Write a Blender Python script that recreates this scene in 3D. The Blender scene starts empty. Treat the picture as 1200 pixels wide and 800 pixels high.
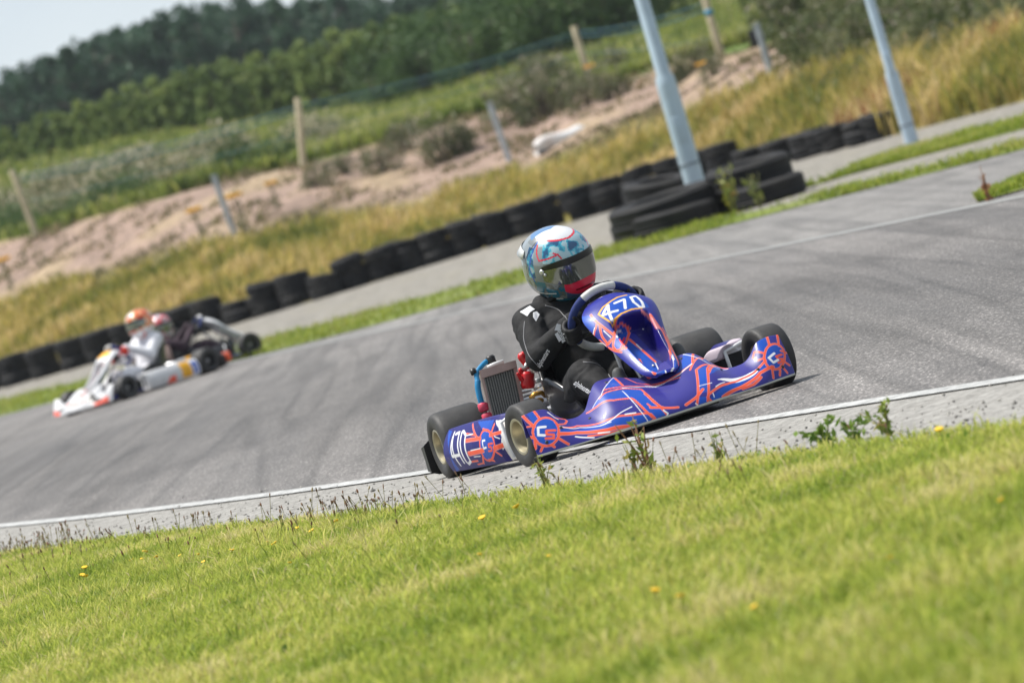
import bpy, bmesh, math, random
import numpy as np
from mathutils import Vector, Matrix, noise
from mathutils.bvhtree import BVHTree

random.seed(11)
rng = np.random.default_rng(11)
SC = bpy.context.scene
COL = SC.collection
R = math.radians

# ---------------------------------------------------------------- survey
# The lens, eye height and tilt of the photograph; at() turns a photograph
# point into the place on the ground (or at a height / distance) it shows.
F, H, ROLL, HOR = 7000.0, 1.14, R(17), 195.0
SR, CR = math.sin(ROLL), math.cos(ROLL)


def unroll(px, py):
    a, b = px - 600, 400 - py
    return a * CR + b * SR, -a * SR + b * CR


def at(px, py, z=0.0):
    x, y = unroll(px, py)
    D = F * (H - z) / (HOR - y)
    return Vector((x * D / F, D, z))


def at_d(px, py, D):
    x, y = unroll(px, py)
    return Vector((x * D / F, D, H + (y - HOR) * D / F))


# ---------------------------------------------------------------- bodywork surfaces (kart frame: x forward, y driver's left, z up)
FW = 0.546


def _sm(xs, ys, s=0.012):
    g = np.linspace(0, 0.62, 400)
    v = np.interp(g, xs, ys)
    k = np.exp(-0.5 * ((np.arange(-60, 61) * (g[1] - g[0])) / s) ** 2)
    k /= k.sum()
    v = np.convolve(np.pad(v, 60, mode='edge'), k, mode='valid')
    return lambda q: np.interp(np.abs(q), g, v)


_zt = _sm([0, .12, .19, .215, .25, .285, .33, .38, .415, .445, .50, .565], [.200, .240, .243, .235, .195, .150, .136, .140, .165, .205, .212, .203])
_xt = _sm([0, .15, .22, .30, .40, .565], [.53, .56, .61, .665, .69, .675], .02)
_xl = _sm([0, .15, .30, .42, .50, .545, .565], [.87, .865, .835, .80, .77, .745, .72], .012)


def fair(y, v):
    """front fairing: y across, v 0 lip .. 1 top edge, beyond 1 curls back, below 0 turns under"""
    y = np.asarray(y, float); v = np.asarray(v, float)
    zl = .042
    xl, xt, zt = _xl(y), _xt(y), _zt(y)
    t = np.clip(v, 0, 1)
    x1, z1 = xl - .012, zl + .52 * (zt - zl)
    x = (1 - t) ** 2 * xl + 2 * t * (1 - t) * x1 + t * t * xt
    z = (1 - t) ** 2 * zl + 2 * t * (1 - t) * z1 + t * t * zt
    o = np.clip(v - 1, 0, None); u = np.clip(-v, 0, None)
    x = x - o * .16 - u * .5; z = z - o * o * 3.0 - o * .06 - u * .02
    return np.stack([x, y - .024 + 0 * x, z], -1)


_nz = [.200, .212, .230, .265, .32, .38, .44, .485, .512, .535, .545]
_nx = [.735, .725, .70, .645, .57, .495, .44, .39, .355, .315, .275]
_nh = [.038, .061, .080, .092, .106, .127, .146, .152, .138, .105, .076]
_sb = np.linspace(0, 1, len(_nz))


def _ni(tab):
    g = np.linspace(0, 1, 300); v = np.interp(g, _sb, tab)
    k = np.exp(-0.5 * (np.arange(-30, 31) / 8.0) ** 2); k /= k.sum()
    lo = 2 * v[0] - v[1:31][::-1]; hi = 2 * v[-1] - v[-31:-1][::-1]
    v = np.convolve(np.concatenate([lo, v, hi]), k, mode='valid')
    return lambda b: np.interp(b, g, v)


_fz, _fx, _fh = _ni(_nz), _ni(_nx), _ni(_nh)


def _ss(a, b, t):
    t = np.clip((t - a) / (b - a), 0, 1)
    return t * t * (3 - 2 * t)


def nassau(a, b):
    a = np.asarray(a, float); b = np.asarray(b, float)
    h = _fh(b)
    th = a * 1.15
    y = .028 + h * np.sin(th) / math.sin(1.15)
    back = (1 - np.cos(th)) * (.055 + .075 * b)
    x = _fx(b) - back; z = _fz(b) - back * .25
    w = .60 - .12 * _ss(.3, .75, b)
    m = _ss(1.0, .72, np.abs(a - .05) / w) * _ss(.08, .26, b) * (1 - _ss(.585, .635, b + .05 * (a - .05) ** 2))
    d = .090 * m
    x = x - d * .8; z = z - d * .55
    return np.stack([x, y, z], -1)


def pod(s, h, side=-1):
    """side pod: s 0 rear .. .8 front corner .. 1 turned inwards, h 0 bottom .. 1 top, >1 rolls inwards"""
    s = np.asarray(s, float); h = np.asarray(h, float)
    g = np.array([0, .25, .5, .7, .8, .87, .93, 1.0])
    px = np.interp(s, g, [-.36, -.20, -.02, .12, .19, .235, .25, .22])
    py = np.interp(s, g, [.625, .612, .59, .565, .545, .515, .48, .42])
    t = np.clip(h, 0, 1)
    bul = .022 * np.sin(np.pi * np.clip(t, 0, 1)) + .004
    o = np.clip(h - 1, 0, None)
    top = np.interp(s, g, [.20, .207, .213, .216, .216, .214, .212, .208])
    z = .034 + (top - .034) * t - o * o * .8
    inn = .030 * (t ** 3) + o * .30
    return np.stack([px, side * (py + bul - inn), z + .006 * np.sin(np.pi * np.clip(o * 4, 0, 1))], -1)

# livery drawings and the nose scoop's painted shade, in the coordinates of each panel: (fill or stroke, colour, width in m, points)
FAIR_ART = [('p','B',0,[(-0.445,0.423),(-0.454,0.318),(-0.465,0.238),(-0.479,0.188),(-0.493,0.172),(-0.507,0.18),(-0.519,0.222),(-0.529,0.284),(-0.533,0.372),(-0.533,0.473),(-0.53,0.569),(-0.523,0.653),(-0.51,0.72),(-0.496,0.77),(-0.48,0.795),(-0.465,0.791),(-0.452,0.766),(-0.443,0.724),(-0.44,0.648),(-0.44,0.54),(-0.445,0.423)]),('p','B',0,[(-0.437,0.561),(-0.307,0.489),(-0.18,0.23),(-0.112,0.176),(-0.102,0.067),(-0.113,0.029),(-0.166,0.008),(-0.271,0.155),(-0.38,0.427),(-0.448,0.364)]),('p','B',0,[(-0.229,0.787),(-0.191,0.753),(-0.065,0.674),(-0.052,0.234),(-0.044,0.059),(-0.082,0.038),(-0.11,0.243),(-0.126,0.523),(-0.195,0.586),(-0.254,0.761),(-0.287,0.895)]),('p','B',0,[(-0.165,0.904),(-0.113,0.983),(-0.121,0.812),(-0.19,0.816)]),('p','B',0,[(-0.523,0.983),(-0.493,1.0),(-0.488,0.812),(-0.516,0.695)]),('p','N',0,[(-0.541,0.904),(-0.526,0.682),(-0.54,0.435),(-0.546,0.561)]),('p','N',0,[(-0.544,0.205),(-0.533,0.36),(-0.519,0.213),(-0.53,0.105),(-0.544,0.075)]),('p','B',0,[(0.527,0.464),(0.518,0.377),(0.505,0.31),(0.49,0.272),(0.476,0.251),(0.462,0.264),(0.449,0.31),(0.441,0.385),(0.44,0.464),(0.441,0.552),(0.448,0.628),(0.457,0.695),(0.469,0.753),(0.483,0.791),(0.499,0.803),(0.513,0.795),(0.524,0.766),(0.532,0.711),(0.535,0.636),(0.533,0.548),(0.527,0.464)]),('p','B',0,[(0.151,0.084),(0.265,0.297),(0.404,0.59),(0.438,0.502),(0.454,0.356),(0.335,0.372),(0.23,0.08),(0.162,0.017)]),('p','B',0,[(0.173,0.644),(0.212,0.695),(0.149,0.213),(0.116,0.243)]),('p','B',0,[(0.107,0.18),(0.138,0.13),(0.141,0.05),(0.098,0.038)]),('p','B',0,[(0.18,0.996),(0.212,0.987),(0.177,0.787),(0.095,0.72),(0.141,0.824)]),('p','B',0,[(0.223,0.883),(0.234,0.829),(0.238,0.908),(0.238,0.962)]),('p','B',0,[(0.21,0.636),(0.271,0.946),(0.304,0.962),(0.223,0.556),(0.196,0.498)]),('p','W',0,[(0.213,0.389),(0.293,0.531),(0.366,0.603),(0.426,0.582),(0.396,0.498),(0.352,0.427),(0.283,0.351)]),('p','B',0,[(0.455,0.992),(0.493,1.0),(0.483,0.807),(0.455,0.72),(0.438,0.849)]),('s','O',0.0098,[(-0.54,0.996),(-0.532,0.841),(-0.519,0.665)]),('s','O',0.0082,[(-0.493,1.0),(-0.488,0.812)]),('s','O',0.0082,[(-0.445,0.418),(-0.452,0.314),(-0.465,0.234),(-0.479,0.184),(-0.493,0.163),(-0.507,0.176),(-0.519,0.218),(-0.529,0.284),(-0.533,0.381),(-0.535,0.473),(-0.532,0.569),(-0.523,0.657),(-0.51,0.728),(-0.496,0.774),(-0.479,0.799),(-0.465,0.799),(-0.451,0.774),(-0.441,0.732),(-0.438,0.653),(-0.438,0.544),(-0.445,0.418)]),('s','O',0.0066,[(-0.432,0.845),(-0.387,0.996),(-0.385,0.912),(-0.404,0.749),(-0.433,0.632)]),('s','O',0.0074,[(-0.437,0.561),(-0.363,0.674),(-0.305,0.51),(-0.241,0.335),(-0.18,0.243),(-0.115,0.188),(-0.096,0.151),(-0.087,0.046),(-0.102,0.013)]),('s','O',0.0131,[(-0.448,0.364),(-0.38,0.427),(-0.271,0.155),(-0.166,0.008)]),('s','O',0.0066,[(-0.349,0.193),(-0.276,0.059),(-0.207,0.0)]),('s','O',0.0107,[(-0.535,0.377),(-0.544,0.201)]),('s','O',0.0082,[(-0.518,0.193),(-0.53,0.105)]),('s','O',0.0082,[(-0.488,0.167),(-0.48,0.105)]),('s','O',0.0082,[(-0.455,0.268),(-0.429,0.088)]),('s','O',0.0082,[(-0.546,0.477),(-0.535,0.423)]),('s','O',0.0057,[(-0.543,0.724),(-0.521,0.686)]),('s','O',0.0082,[(-0.291,0.912),(-0.254,0.761),(-0.195,0.586),(-0.13,0.527),(-0.124,0.489),(-0.11,0.243),(-0.096,0.088)]),('s','O',0.0074,[(-0.229,0.787),(-0.188,0.761),(-0.14,0.749),(-0.063,0.686),(-0.059,0.46),(-0.048,0.226),(-0.038,0.063)]),('s','O',0.0066,[(-0.198,0.82),(-0.126,0.782),(-0.032,0.766),(0.032,0.711),(0.095,0.644)]),('s','O',0.0082,[(-0.11,0.979),(-0.115,0.807)]),('s','O',0.0057,[(-0.065,0.992),(-0.049,0.849),(0.035,0.728),(0.085,0.69)]),('s','O',0.0107,[(-0.084,0.272),(-0.041,0.222)]),('s','O',0.0057,[(-0.041,0.222),(0.015,0.134)]),('s','O',0.0066,[(-0.087,0.356),(-0.079,0.251)]),('s','W',0.003,[(-0.266,0.841),(-0.218,0.791),(-0.166,0.891),(-0.11,0.996)]),('s','W',0.0045,[(-0.27,0.331),(-0.232,0.31),(-0.193,0.339),(-0.149,0.372)]),('s','W',0.0035,[(-0.137,0.699),(-0.134,0.502),(-0.129,0.28),(-0.118,0.034)]),('s','W',0.004,[(-0.43,0.594),(-0.358,0.586),(-0.291,0.381),(-0.248,0.284)]),('s','W',0.006,[(-0.446,0.937),(-0.432,0.845),(-0.421,0.841)]),('s','W',0.005,[(-0.127,0.749),(-0.037,0.736),(0.034,0.686)]),('s','W',0.006,[(-0.393,0.284),(-0.332,0.08)]),('s','W',0.006,[(-0.31,0.18),(-0.27,0.084)]),('s','W',0.006,[(-0.187,0.276),(-0.149,0.247)]),('s','W',0.006,[(-0.043,0.155),(-0.032,0.071),(-0.038,0.029)]),('s','W',0.01,[(-0.482,0.59),(-0.508,0.619),(-0.518,0.46),(-0.498,0.41)]),('s','O',0.01,[(-0.455,0.464),(-0.485,0.498),(-0.49,0.418),(-0.466,0.372),(-0.471,0.293),(-0.498,0.335)]),('s','O',0.0082,[(0.529,0.46),(0.519,0.372),(0.505,0.305),(0.491,0.259),(0.476,0.243),(0.46,0.264),(0.449,0.301),(0.441,0.377),(0.438,0.469),(0.44,0.561),(0.446,0.636),(0.457,0.699),(0.469,0.757),(0.483,0.795),(0.499,0.807),(0.513,0.803),(0.524,0.774),(0.532,0.72),(0.537,0.64),(0.535,0.548),(0.529,0.46)]),('s','O',0.0082,[(0.499,0.996),(0.49,0.812)]),('s','O',0.0082,[(0.543,1.0),(0.526,0.736)]),('s','O',0.0082,[(0.524,0.611),(0.543,0.536)]),('s','O',0.0082,[(0.496,0.301),(0.51,0.096)]),('s','O',0.0082,[(0.515,0.364),(0.533,0.243)]),('s','O',0.0082,[(0.483,0.201),(0.473,0.096)]),('s','O',0.0082,[(0.455,0.356),(0.441,0.092)]),('s','O',0.0074,[(0.452,0.695),(0.426,0.925),(0.412,0.891),(0.419,0.72),(0.438,0.628)]),('s','O',0.0082,[(0.154,0.167),(0.243,0.293),(0.323,0.489),(0.401,0.565),(0.443,0.548)]),('s','O',0.0115,[(0.204,0.034),(0.299,0.188),(0.401,0.418),(0.46,0.326)]),('s','O',0.0098,[(0.296,0.117),(0.351,0.155),(0.393,0.289)]),('s','O',0.0082,[(0.091,0.059),(0.168,0.653),(0.209,0.724),(0.244,0.787)]),('s','O',0.0082,[(0.137,0.054),(0.209,0.636),(0.271,0.946),(0.308,0.958)]),('s','O',0.0082,[(0.21,0.983),(0.177,0.782),(0.115,0.703),(0.041,0.707),(-0.021,0.82)]),('s','O',0.0066,[(0.223,0.891),(0.241,0.987),(0.149,0.686)]),('s','O',0.0098,[(0.049,0.121),(0.102,0.188),(0.14,0.284)]),('s','O',0.0098,[(-0.065,0.577),(-0.059,0.368),(-0.044,0.213)]),('s','O',0.0082,[(-0.044,0.213),(0.016,0.13)]),('s','O',0.0066,[(0.141,0.121),(0.152,0.025)]),('s','O',0.0066,[(0.204,0.548),(0.283,0.987),(0.308,0.962)]),('s','W',0.005,[(0.174,0.782),(0.105,0.686),(0.03,0.69),(-0.03,0.766)]),('s','W',0.004,[(0.087,0.084),(0.096,0.013)]),('s','W',0.0035,[(0.193,0.255),(0.238,0.335)]),('s','W',0.003,[(0.134,0.36),(0.187,0.343)]),('s','W',0.004,[(0.168,0.084),(0.17,0.159)]),('s','W',0.004,[(0.438,0.895),(0.448,0.996)]),('s','W',0.004,[(0.18,0.996),(0.221,0.862),(0.237,0.782),(0.255,0.778),(0.308,0.95)]),('s','W',0.01,[(0.491,0.598),(0.46,0.552),(0.469,0.414),(0.493,0.431)]),('s','O',0.01,[(0.519,0.523),(0.493,0.515),(0.496,0.444),(0.515,0.423),(0.505,0.364),(0.49,0.368)])]
NASSAU_ART = [('p','N',0,[(-0.123,0.631),(0.143,0.647),(0.368,0.627),(0.564,0.549),(0.774,0.443),(0.644,0.333),(0.594,0.301),(0.293,0.375),(0.263,0.461),(0.128,0.561)]),('p','B',0,[(-0.384,0.601),(-0.519,0.719),(-0.363,0.786),(-0.118,0.834),(0.093,0.864),(0.418,0.862),(0.549,0.761),(0.629,0.641),(0.404,0.645),(0.168,0.659),(-0.088,0.649),(-0.278,0.625)]),('p','B',0,[(-0.564,0.437),(-0.083,0.539),(0.168,0.353),(-0.103,0.0),(-0.639,0.084),(-0.569,0.331)]),('p','B',0,[(0.93,0.379),(0.94,0.271),(0.985,0.132),(0.489,0.004),(0.709,0.287)]),('p','B',0,[(-0.273,0.605),(-0.143,0.613),(-0.007,0.603),(0.013,0.581),(-0.133,0.539),(-0.614,0.431),(-0.855,0.437),(-0.825,0.465),(-0.584,0.509)]),('p','B',0,[(-1.0,0.792),(-0.704,0.753),(-0.774,0.619),(-0.955,0.607),(-0.98,0.675)]),('s','O',0.0082,[(-0.704,0.753),(-0.659,0.651),(-0.544,0.525)]),('s','O',0.0066,[(-0.659,0.651),(-0.774,0.619),(-1.0,0.579)]),('s','O',0.0082,[(-0.644,0.625),(-0.83,0.547),(-0.885,0.491),(-0.639,0.505)]),('s','O',0.0082,[(-1.0,0.535),(-1.0,0.487),(-0.604,0.513)]),('s','O',0.0066,[(-0.303,0.607),(-0.223,0.631),(-0.138,0.643)]),('s','O',0.0082,[(-0.273,0.605),(-0.143,0.613),(-0.007,0.603),(0.013,0.581),(-0.133,0.539),(-0.614,0.431),(-0.855,0.437),(-0.825,0.465),(-0.584,0.509),(-0.273,0.605)]),('s','O',0.0082,[(-0.063,0.541),(0.068,0.447),(0.208,0.355)]),('s','O',0.0107,[(-0.629,0.433),(-0.188,0.399),(-0.564,0.106)]),('s','O',0.0057,[(-0.028,0.605),(0.058,0.599)]),('s','O',0.0066,[(-0.97,0.473),(-0.9,0.439),(-0.769,0.415)]),('s','O',0.0082,[(0.544,0.587),(0.659,0.515),(0.794,0.453),(0.804,0.371),(0.604,0.279)]),('s','O',0.0107,[(0.955,0.425),(0.885,0.315),(0.955,0.15)]),('s','O',0.0057,[(0.835,0.487),(0.965,0.433)]),('s','P',0.016,[(0.514,0.589),(0.589,0.525),(0.649,0.489)]),('s','P',0.01,[(0.373,0.627),(0.499,0.603)]),('s','W',0.005,[(0.188,0.349),(-0.103,0.0)]),('s','W',0.007,[(0.709,0.287),(0.368,0.006)]),('s','W',0.004,[(-0.684,0.351),(-0.659,0.313)]),('s','W',0.005,[(0.018,0.497),(0.058,0.457)]),('s','W',0.005,[(-0.995,0.513),(-1.0,0.489)]),('s','W',0.004,[(-0.99,0.587),(-0.804,0.623)]),('s','W',0.004,[(-0.669,0.577),(-0.649,0.523)]),('s','Y',0.0075,[(0.404,0.647),(0.168,0.659),(-0.088,0.649),(-0.278,0.625),(-0.384,0.601),(-0.519,0.719),(-0.363,0.786),(-0.118,0.834),(0.083,0.86),(0.368,0.858)]),('s','W',0.0118,[(-0.338,0.627),(-0.238,0.788),(-0.439,0.693),(-0.118,0.687)]),('s','W',0.0118,[(-0.078,0.784),(0.173,0.798),(0.058,0.685)]),('s','W',0.0118,[(0.368,0.806),(0.539,0.812),(0.509,0.705),(0.469,0.653),(0.368,0.663),(0.313,0.723),(0.368,0.806)]),('s','W',0.007,[(-0.143,0.595),(-0.248,0.601),(-0.514,0.507),(-0.248,0.565)]),('s','R',0.008,[(-0.148,0.559),(-0.489,0.491),(-0.529,0.469),(-0.509,0.459),(-0.639,0.443)])]  # first fill: dark blue scoop with its shade painted in
POD_ART = [('p','W',0,[(0.767,0.918),(0.84,0.892),(0.87,0.575),(0.842,0.317),(0.822,0.269),(0.842,0.565),(0.815,0.765)]),('p','B',0,[(0.013,0.987),(0.098,0.945),(0.133,0.037),(0.053,0.0),(0.133,0.496)]),('p','B',0,[(0.774,0.438),(0.759,0.338),(0.732,0.253),(0.699,0.179),(0.662,0.132),(0.627,0.127),(0.604,0.148),(0.594,0.195),(0.594,0.274),(0.599,0.369),(0.607,0.47),(0.612,0.565),(0.619,0.649),(0.629,0.718),(0.649,0.76),(0.674,0.765),(0.707,0.744),(0.734,0.697),(0.759,0.623),(0.774,0.533),(0.774,0.438)]),('p','B',0,[(0.519,0.987),(0.749,0.934),(0.744,0.697),(0.639,0.786)]),('s','O',0.01,[(0.777,0.433),(0.759,0.338),(0.732,0.243),(0.699,0.169),(0.659,0.121),(0.624,0.111),(0.602,0.132),(0.589,0.19),(0.589,0.269),(0.594,0.369),(0.602,0.464),(0.609,0.57),(0.614,0.654),(0.627,0.728),(0.644,0.765),(0.672,0.776),(0.707,0.754),(0.737,0.707),(0.762,0.628),(0.777,0.538),(0.777,0.433)]),('s','O',0.0082,[(0.449,0.96),(0.561,0.686),(0.602,0.623)]),('s','O',0.0082,[(0.767,0.844),(0.752,0.665)]),('s','O',0.0131,[(0.404,0.654),(0.619,0.628)]),('s','O',0.0164,[(0.418,0.359),(0.624,0.364)]),('s','O',0.0164,[(0.762,0.353),(0.845,0.375)]),('s','O',0.0115,[(0.739,0.644),(0.842,0.659)]),('s','O',0.0082,[(0.759,0.28),(0.792,0.169)]),('s','O',0.0082,[(0.592,0.259),(0.539,0.079)]),('s','O',0.0082,[(0.637,0.137),(0.687,0.084)]),('s','O',0.0066,[(0.394,0.797),(0.541,0.723)]),('s','O',0.0066,[(0.391,0.169),(0.491,0.164)]),('s','O',0.0049,[(0.454,0.079),(0.531,0.084)]),('s','O',0.0057,[(0.634,0.813),(0.699,0.744)]),('s','W',0.004,[(0.384,0.754),(0.501,0.76)]),('s','W',0.004,[(0.464,0.422),(0.599,0.422)]),('s','W',0.004,[(0.471,0.269),(0.556,0.253)]),('s','W',0.004,[(0.789,0.602),(0.827,0.533)]),('s','W',0.0125,[(0.203,0.142),(0.163,0.897),(0.145,0.38),(0.268,0.38)]),('s','W',0.0125,[(0.205,0.855),(0.273,0.865),(0.286,0.185)]),('s','W',0.0125,[(0.336,0.865),(0.389,0.776),(0.389,0.185),(0.336,0.127),(0.326,0.19),(0.316,0.797),(0.313,0.86),(0.336,0.865)]),('s','W',0.008,[(0.679,0.565),(0.644,0.565),(0.642,0.401),(0.679,0.412)]),('s','O',0.008,[(0.757,0.47),(0.714,0.47),(0.709,0.406),(0.737,0.396),(0.727,0.317),(0.689,0.322)])]

# ---------------------------------------------------------------- mesh helpers
def mesh_np(name, V, F, mats=(), parent=None, smooth=True, mi=None, col=None):
    """one mesh object from arrays; F is an (n,k) array or a list of polygons"""
    me = bpy.data.meshes.new(name)
    V = np.asarray(V, np.float32).reshape(-1, 3)
    if isinstance(F, np.ndarray):
        n, k = F.shape
        me.vertices.add(len(V)); me.vertices.foreach_set('co', V.ravel())
        me.loops.add(n * k); me.loops.foreach_set('vertex_index', F.astype(np.int32).ravel())
        me.polygons.add(n)
        me.polygons.foreach_set('loop_start', np.arange(0, n * k, k, dtype=np.int32))
        me.polygons.foreach_set('loop_total', np.full(n, k, np.int32))
        me.update(calc_edges=True)
    else:
        me.from_pydata(V.tolist(), [], [list(map(int, f)) for f in F])
        me.update()
    for m in mats: me.materials.append(m)
    if mi is not None: me.polygons.foreach_set('material_index', np.asarray(mi, np.int32))
    me.polygons.foreach_set('use_smooth', np.full(len(me.polygons), smooth))
    if col is not None:
        a = me.color_attributes.new('tint', 'FLOAT_COLOR', 'POINT')
        c = np.ones((len(V), 4), np.float32); c[:, :3] = col
        a.data.foreach_set('color', c.ravel())
    o = bpy.data.objects.new(name, me); COL.objects.link(o)
    if parent is not None: o.parent = parent
    return o


def grid_faces(n, m, off=0, cu=False, cv=False):
    i = np.arange(n if cu else n - 1); j = np.arange(m if cv else m - 1)
    I, J = np.meshgrid(i, j, indexing='ij'); I2, J2 = (I + 1) % n, (J + 1) % m
    return (np.stack([I * m + J, I2 * m + J, I2 * m + J2, I * m + J2], -1).reshape(-1, 4) + off)


class MB:
    """collects shapes that become ONE mesh"""
    def __init__(s): s.V = []; s.F = []; s.M = []; s.n = 0

    def add(s, V, F, m=0):
        V = np.asarray(V, float).reshape(-1, 3)
        s.V.append(V); s.F += [[int(i) + s.n for i in f] for f in F]; s.M += [m] * len(F); s.n += len(V)
        return s

    def box(s, c, d, rot=None, m=0, bev=.004):
        bm = bmesh.new(); bmesh.ops.create_cube(bm, size=1)
        bmesh.ops.scale(bm, vec=Vector(d), verts=bm.verts)
        if bev: bmesh.ops.bevel(bm, geom=bm.edges[:], offset=min(bev, min(d) * .45), segments=2, affect='EDGES', profile=.5)
        if rot is not None: bmesh.ops.transform(bm, matrix=rot.to_4x4(), verts=bm.verts)
        bm.verts.index_update()
        s.add([tuple(v.co + Vector(c)) for v in bm.verts], [[v.index for v in f.verts] for f in bm.faces], m); bm.free()
        return s

    def tube(s, pts, r, seg=10, m=0, closed=False, cap=True):
        P = np.asarray([tuple(p) for p in pts], float); n = len(P)
        rr = np.full(n, r, float) if np.isscalar(r) else np.asarray(r, float)
        T = np.zeros_like(P)
        if closed: T = np.roll(P, -1, 0) - np.roll(P, 1, 0)
        else:
            T[1:-1] = P[2:] - P[:-2]; T[0] = P[1] - P[0]; T[-1] = P[-1] - P[-2]
        T /= np.linalg.norm(T, axis=1)[:, None] + 1e-12
        a = np.array([0, 0, 1.]) if abs(T[0][2]) < .9 else np.array([1., 0, 0])
        V = []
        th = np.arange(seg) / seg * 2 * math.pi
        for i in range(n):
            a = a - T[i] * a.dot(T[i]); a /= np.linalg.norm(a); b = np.cross(T[i], a)
            V.append(P[i] + rr[i] * (np.cos(th)[:, None] * a + np.sin(th)[:, None] * b))
        Fq = grid_faces(n, seg, cu=closed, cv=True)[:, ::-1].tolist()
        if cap and not closed: Fq += [list(range(seg))[::-1], [(n - 1) * seg + k for k in range(seg)]]
        return s.add(np.concatenate(V), Fq, m)

    def lathe(s, prof, c, axis=(0, 1, 0), seg=40, m=0):
        """profile of (radius, offset along the axis); a radius of 0 closes it"""
        ax = Vector(axis).normalized(); a = ax.orthogonal().normalized(); b = ax.cross(a)
        th = np.arange(seg) / seg * 2 * math.pi
        A, B, X = np.array(a), np.array(b), np.array(ax)
        V = [np.array(c) + X * h + r * (np.cos(th)[:, None] * A + np.sin(th)[:, None] * B) for r, h in prof]
        return s.add(np.concatenate(V), grid_faces(len(prof), seg, cv=True).tolist(), m)

    def ell(s, c, r, rot=None, seg=16, m=0):
        u = np.linspace(0, math.pi, seg // 2 + 1); v = np.arange(seg) / seg * 2 * math.pi
        U, Vv = np.meshgrid(u, v, indexing='ij')
        P = np.stack([np.sin(U) * np.cos(Vv) * r[0], np.sin(U) * np.sin(Vv) * r[1], np.cos(U) * r[2]], -1).reshape(-1, 3)
        if rot is not None: P = P @ np.array(rot).T
        return s.add(P + np.array(c), grid_faces(seg // 2 + 1, seg, cv=True).tolist(), m)

    def cap(s, p, q, r1, r2, seg=14, m=0):
        """a tapered limb with round ends"""
        p, q = np.array(p, float), np.array(q, float); d = q - p; L = np.linalg.norm(d); d /= L
        pts, rs = [], []
        for t in np.linspace(-90, 0, 6)[0:]: pts.append(p + d * r1 * math.sin(R(t))); rs.append(max(r1 * math.cos(R(t)), 1e-4))
        for t in np.linspace(0, 90, 6): pts.append(q + d * r2 * math.sin(R(t))); rs.append(max(r2 * math.cos(R(t)), 1e-4))
        return s.tube(pts, rs, seg, m)

    def sheet(s, P, m=0):
        P = np.asarray(P); n, k = P.shape[:2]
        return s.add(P.reshape(-1, 3), grid_faces(n, k).tolist(), m)

    def obj(s, name, mats, parent=None, smooth=True):
        mats = mats if isinstance(mats, (list, tuple)) else [mats]
        return mesh_np(name, np.concatenate(s.V), s.F, mats, parent, smooth, s.M)


def sharp(o, deg=35):
    m = o.modifiers.new('edge', 'EDGE_SPLIT'); m.split_angle = R(deg); return o


def thick(o, t=.004):
    m = o.modifiers.new('shell', 'SOLIDIFY'); m.thickness = t; m.offset = 0; return o


def tag(o, label=None, cat=None, group=None, kind=None):
    if label: o['label'] = label
    if cat: o['category'] = cat
    if group: o['group'] = group
    if kind: o['kind'] = kind
    return o


def empty(name, loc, rz=0, label=None, cat=None, group=None):
    o = bpy.data.objects.new(name, None); COL.objects.link(o)
    o.location = loc; o.rotation_euler = (0, 0, rz); o.empty_display_size = .1
    return tag(o, label, cat, group)


def copy_tree(o, parent=None):
    c = o.copy(); COL.objects.link(c)
    if parent is not None: c.parent = parent
    for ch in list(o.children): copy_tree(ch, c)
    return c


# ---------------------------------------------------------------- materials
def srgb(r, g, b):
    f = lambda c: (c / 255 / 12.92) if c <= 10 else ((c / 255 + .055) / 1.055) ** 2.4
    return (f(r), f(g), f(b))


class NT:
    def __init__(s, name):
        s.m = bpy.data.materials.new(name); s.m.use_nodes = True; s.t = s.m.node_tree; s.b = s.t.nodes['Principled BSDF']

    def n(s, typ, **kw):
        nd = s.t.nodes.new(typ)
        for k, v in kw.items():
            if k in nd.inputs: nd.inputs[k].default_value = v
            else: setattr(nd, k, v)
        return nd

    def l(s, a, b): s.t.links.new(a, b)

    def noise(s, scale, detail=4, rough=.6, vec=None):
        nd = s.n('ShaderNodeTexNoise', Scale=scale, Detail=detail, Roughness=rough)
        if vec is not None: s.l(vec, nd.inputs['Vector'])
        return nd.outputs['Fac']

    def ramp(s, fac, stops):
        nd = s.n('ShaderNodeValToRGB'); e = nd.color_ramp.elements
        while len(e) < len(stops): e.new(.5)
        for q, (p, c) in zip(e, stops):
            q.position = p; q.color = (*c, 1) if not np.isscalar(c) else (c, c, c, 1)
        s.l(fac, nd.inputs['Fac']); return nd.outputs['Color']

    def mix(s, fac, a, b, typ='MIX'):
        nd = s.n('ShaderNodeMix', data_type='RGBA', blend_type=typ)
        for i, v in ((0, fac), (6, a), (7, b)):
            if hasattr(v, 'node'): s.l(v, nd.inputs[i])
            else: nd.inputs[i].default_value = v if i == 0 else (*v, 1)
        return nd.outputs[2]

    def bump(s, h, strength=.3, dist=.01):
        nd = s.n('ShaderNodeBump', Strength=strength, Distance=dist); s.l(h, nd.inputs['Height']); s.l(nd.outputs[0], s.b.inputs['Normal'])

    def pos(s, rot=0, scale=(1, 1, 1)):
        g = s.n('ShaderNodeNewGeometry'); mp = s.n('ShaderNodeMapping'); mp.inputs['Rotation'].default_value = (0, 0, rot); mp.inputs['Scale'].default_value = scale
        mp.vector_type = 'POINT'; s.l(g.outputs['Position'], mp.inputs['Vector']); return mp.outputs[0]

    def obj(s): return s.n('ShaderNodeTexCoord').outputs['Object']


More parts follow.
